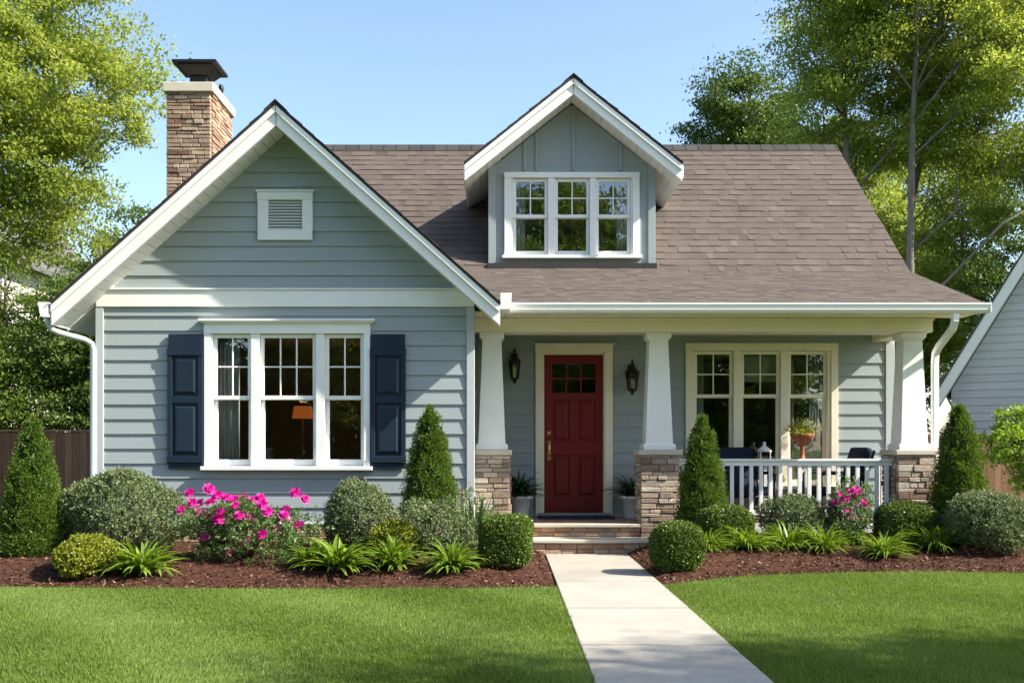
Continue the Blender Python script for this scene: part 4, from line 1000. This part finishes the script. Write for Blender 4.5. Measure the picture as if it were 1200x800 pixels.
tree('leafy_tree', 'forked yellow green tree just left of the slim trunked one', (7.15, 20.4, 0), [(.35,0,0), (.25,0,2.5), (.1,0,4.5), (-.1,.05,7), (-.2,0,9), (-.3,0,12)],
     [(.1, .2, 10.4, 1.7, 1.8, 2.3), (-.35, .2, 8.6, 1.15, 1.4, 1.2), (1.4, .6, 8.2, 1.2, 1.4, 1.3), (1.5, 1.2, 5.2, 1.5, 1.2, 1.4), (-.2, .6, 7.2, 1.2, 1.0, .9)], 140, 600, .075, 'treeA', (.40, .75), .12, 33, RT, limb=.045, flat=.5)
tree('leafy_tree', 'dense dark green tree behind the ridge left of the tall trees', (6.9, 28, 0), [(0,0,0), (0,0,4), (.1,0,8), (0,0,11.5)],
     [(-.2, 0, 10.0, 1.4, 1.6, 2.2), (-.7, 0, 8.3, 1.4, 1.5, 1.5), (1.4, 0, 8.6, 1.9, 1.8, 2.0), (.4, 0, 6.5, 2.3, 2, 1.8), (.2, 0, 8.6, 1.9, 1.6, 1.9)], 190, 720, .10, 'treeC', (.5, .85), .2, 41, flat=.5)
tree('leafy_tree', 'slender second trunk leaning right behind the slim trunked tree', (8.35, 21.2, 0), [(0,0,0), (.1,0,3), (.3,0,6), (.8,.05,9), (1.3,0,12)],
     [(1.5, .4, 10.5, 1.8, 1.4, 2.0), (1.6, .6, 7.4, 1.8, 1.2, 1.8), (.3, .6, 9.4, 1.3, 1.2, 1.2)], 75, 560, .08, 'treeA', (.42, .8), .10, 37, RT, limb=.045, flat=.5)
BG = 'background trees behind the right fence'
tree('background_tree', 'mid green tree filling the gap right of the roof', (10.6, 33, 0), [(0,0,0), (0,0,4), (0,0,9)], [(0, 0, 7, 3.4, 2.6, 3.6), (-2.2, 0, 4.2, 2.6, 2.2, 2.6)], 150, 520, .12, 'treeA', (.6, 1.1), .2, 51, BG)
tree('background_tree', 'dark green tree behind the neighbouring gable', (16.6, 36, 0), [(0,0,0), (0,0,4), (0,0,10)], [(0, 0, 8, 3.8, 3, 4.6), (-2.8, 0, 5.2, 2.8, 2.2, 3)], 150, 460, .14, 'treeC', (.6, 1.1), .22, 53, BG)
tree('background_tree', 'dark leafy tree seen between the right column and the neighbouring gable', (8.4, 24.5, 0), [(0,0,0), (0,0,2), (0,0,4)], [(0, 0, 3.0, 2.2, 1.6, 2.6), (1.5, 0, 4.6, 1.8, 1.5, 1.8), (-1.8, .3, 2.4, 1.6, 1.3, 2.2)], 120, 480, .10, 'treeB', (.45, .8), .14, 55, BG)
tree('background_tree', 'bright yellow green tree filling the gap behind the tall trunks', (9.6, 28, 0), [(0,0,0), (0,0,3), (0,0,7)], [(0, 0, 6.2, 2.3, 1.6, 2.6), (1.5, 0, 4.6, 2.0, 1.5, 2.0), (-1.6, 0, 7.0, 1.5, 1.4, 1.6), (0, 0, 8.6, 2.6, 1.5, 1.6)], 135, 560, .09, 'treeA', (.5, .85), .16, 57, BG, flat=.5)
LG = 'trees behind the left fence'
tree('background_tree', 'dark green conifer like tree behind the left fence nearest the house', (-8.7, 21.5, 0), [(0,0,0), (0,0,3), (0,0,5.8)], [(0, 0, 2.4, 1.9, 1.5, 2.2), (.8, 0, 4.2, 1.5, 1.3, 1.6), (1.2, 0, 2.6, 1.2, 1.2, 2.0)], 130, 560, .085, 'treeC', (.4, .7), .14, 61, LG, flat=.4)
tree('background_tree', 'mid green rounded tree at the left edge behind the fence', (-11.2, 21.0, 0), [(0,0,0), (0,0,2), (0,0,4)], [(0, 0, 2.2, 1.5, 1.4, 1.9), (-.9, 0, 2.8, 1.4, 1.3, 1.6)], 80, 520, .08, 'treeB', (.4, .7), .12, 63, LG)
tree('background_tree', 'loose mid green tree half hiding the pale far house', (-13.0, 26, 0), [(0,0,0), (0,0,3), (0,0,6)], [(0, 0, 5.4, 1.6, 1.3, 2.0), (-1.6, 0, 4.2, 1.6, 1.2, 2), (1.2, 0, 3.6, 1.6, 1.2, 2)], 85, 420, .10, 'treeB', (.45, .8), .14, 67, LG)
tree('background_tree', 'distant pale green tree top above the left rake', (-10.2, 27.5, 0), [(0,0,0), (0,0,4), (0,0,7)], [(.1, 0, 6.7, 1.3, 1.3, 1.5), (.7, 0, 5.2, 1.6, 1.3, 1.6), (-.8, 0, 4.2, 1.8, 1.4, 2)], 70, 480, .11, 'treeB', (.5, .8), .16, 65, LG)
tree('leafy_shrub', 'light green leafy young tree in front of the right fence', (7.7, 14.6, 0), [(0,0,0), (.03,0,.7), (0,0,1.5)], [(0, 0, 1.4, .6, .5, .45), (-.35, 0, 1.1, .35, .3, .3), (.3, 0, .9, .6, .4, .5)], 70, 150, .06, 'hosta', (.14, .24), .03, 71, limb=.02)
# trees out of frame: they shade the lawn and mirror in the panes
tree('shade_tree', 'broad tree to the right of the lawn casting its shadow across the grass', (10.6, 3.15, 0), [(0,0,0), (0,0,3), (.1,0,6), (0,0,9)],
     [(-.6, .1, 5.6, 1.5, 1.0, 1.0), (.4, -.6, 8.3, 2.0, 1.2, 1.4), (-1.2, -1.2, 7.0, 1.6, 1.2, 1.2), (1.0, 0, 6.8, 1.8, 1.3, 1.6)], 84, 400, .1, 'treeB', (.45, .85), .22, 81)
st0 = tree('street_tree', 'broad green street tree behind the viewer', (0, -17, 0), [(0,0,0), (0,0,3), (.1,0,6), (0,0,9)],
     [(0, 0, 7.5, 3.6, 2.6, 3.4), (-2, 0, 5.5, 2.4, 2, 2), (2.2, 0, 5.2, 2.4, 2, 2.2), (.5, -.5, 3.2, 2.6, 1.6, 1.6)], 150, 420, .15, 'treeB', (.6, 1.1), .24, 91, 'street trees behind the viewer')
for x, y, s, rz in ((-7.5, -18, 1.1, 1), (7.2, -19, .95, 2.1), (-14, -16, 1.05, 3.3), (14.5, -18, 1.15, 4.2), (3.4, -26, 1.35, 5.0), (-3.8, -25, 1.2, 2.6), (-21, -20, 1.2, .4)):
    o = copy_tree(st0); o.location = (x, y, 0); o.scale = (s, s, s*1.12); o.rotation_euler = (0, 0, rz)

hg = tree('screen_shrub', 'unseen leafy shrub added behind the viewer to block the horizon sky in the panes', (-12, -24, 0), [(0,0,0), (0,0,1), (0,0,2.2)], [(0, 0, 2.9, 2.6, 1.2, 3.1)], 120, 420, .17, 'treeC', (.5, .9), .1, 95, 'unseen shrubs added behind the viewer for the pane reflections')  # unseen shrubs, added to keep horizon sky out of the pane reflections
for i in range(1, 9):
    o = copy_tree(hg); o.location = (-12 + i*3.2, -24 - (i % 3)*.8, 0); o.rotation_euler = (0, 0, 0.3*(i % 3)); k = 1 + .25*((i*7) % 4)/3; o.scale = (k, 1, k*1.25)
# ------------------------------------------------------------------ grass and mulch
def inside_lawn(x, y):
    left = (x < .488 + rng.normal(scale=.012, size=len(x))) & (y < lawn_edge_left(x) + rng.normal(scale=.015, size=len(x))); right = (x > 1.452 + rng.normal(scale=.012, size=len(x))) & (y < lawn_edge_right(x) + rng.normal(scale=.015, size=len(x)))
    return left | right
n = 1700000
y = 3.6 + (10.2-3.6)*rng.random(n)**1.05; x = -6.9 + rng.random(n)*14.2
k = (x > -y*.506-1.3) & (x < y*.523+1.3) & inside_lawn(x, y); x = x[k]; y = y[k]; n = len(x)
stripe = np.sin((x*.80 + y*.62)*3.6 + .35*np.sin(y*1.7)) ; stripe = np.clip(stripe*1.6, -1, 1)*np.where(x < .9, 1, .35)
az = rng.random(n)*6.283; lean = np.abs(rng.normal(scale=.38, size=n))
dirx = np.cos(az)*lean + .22*stripe; diry = np.sin(az)*lean + .16*stripe
h = .023*(.55+.75*rng.random(n)+.9*(rng.random(n)>.97))*(1+.25*np.sin(x*3.1+1)*np.sin(y*2.7)); wd = .0021*(.7+.7*rng.random(n)); ba = rng.random(n)*6.283
B = np.stack([x, y, np.zeros(n)], 1); S = np.stack([np.cos(ba)*wd, np.sin(ba)*wd, np.zeros(n)], 1)
Mi = B + np.stack([dirx*h*.35, diry*h*.35, h*.6], 1); Tp = B + np.stack([dirx*h, diry*h, h*(1-.15*lean)], 1)
V = np.stack([B-S, B+S, Mi+S*.7, Mi-S*.7, Tp], 1).reshape(-1, 3); b = np.arange(n)*5
F = np.concatenate([np.stack([b, b+1, b+2], 1), np.stack([b, b+2, b+3], 1), np.stack([b+3, b+2, b+4], 1)])
ti = np.clip(.42 + .16*np.sin(x*.9+y*1.3)*np.sin(y*.8-x*.5) + .26*rng.normal(size=n) + .30*stripe, 0, 1)  # stripe term puts the lean shading of mowing stripes into the blade tint
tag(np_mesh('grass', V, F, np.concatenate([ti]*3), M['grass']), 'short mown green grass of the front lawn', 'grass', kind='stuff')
n = 90000
x = -5.7 + rng.random(n)*12.2; left = x < .9; yf = np.where(left, lawn_edge_left(x), lawn_edge_right(x)); y = yf - .02 + (11.9-yf)*rng.random(n)**1.25
k = ((x < .46) | (x > 1.46)) & (x > -y*.52-.5) & (x < y*.53+.5); x = x[k]; y = y[k]; n = len(x)
z = bed_height(x, y) + .004 + .010*rng.random(n); P = np.stack([x, y, z], 1)
A = norm(np.stack([rng.normal(size=n), rng.normal(size=n), rng.normal(scale=.35, size=n)], 1)); N_ = norm(np.stack([rng.normal(scale=.4, size=n), rng.normal(scale=.4, size=n), np.ones(n)], 1))
ln = .024*(.35+2.0*rng.random(n)**4); V, F = leaves(P, A, N_, ln, ln*rng.uniform(.25, .6, n))
tag(np_mesh('mulch_chips', V, F, rng.random(n)**1.3, M['chip']), 'loose red brown bark mulch covering the beds', 'mulch', kind='stuff')
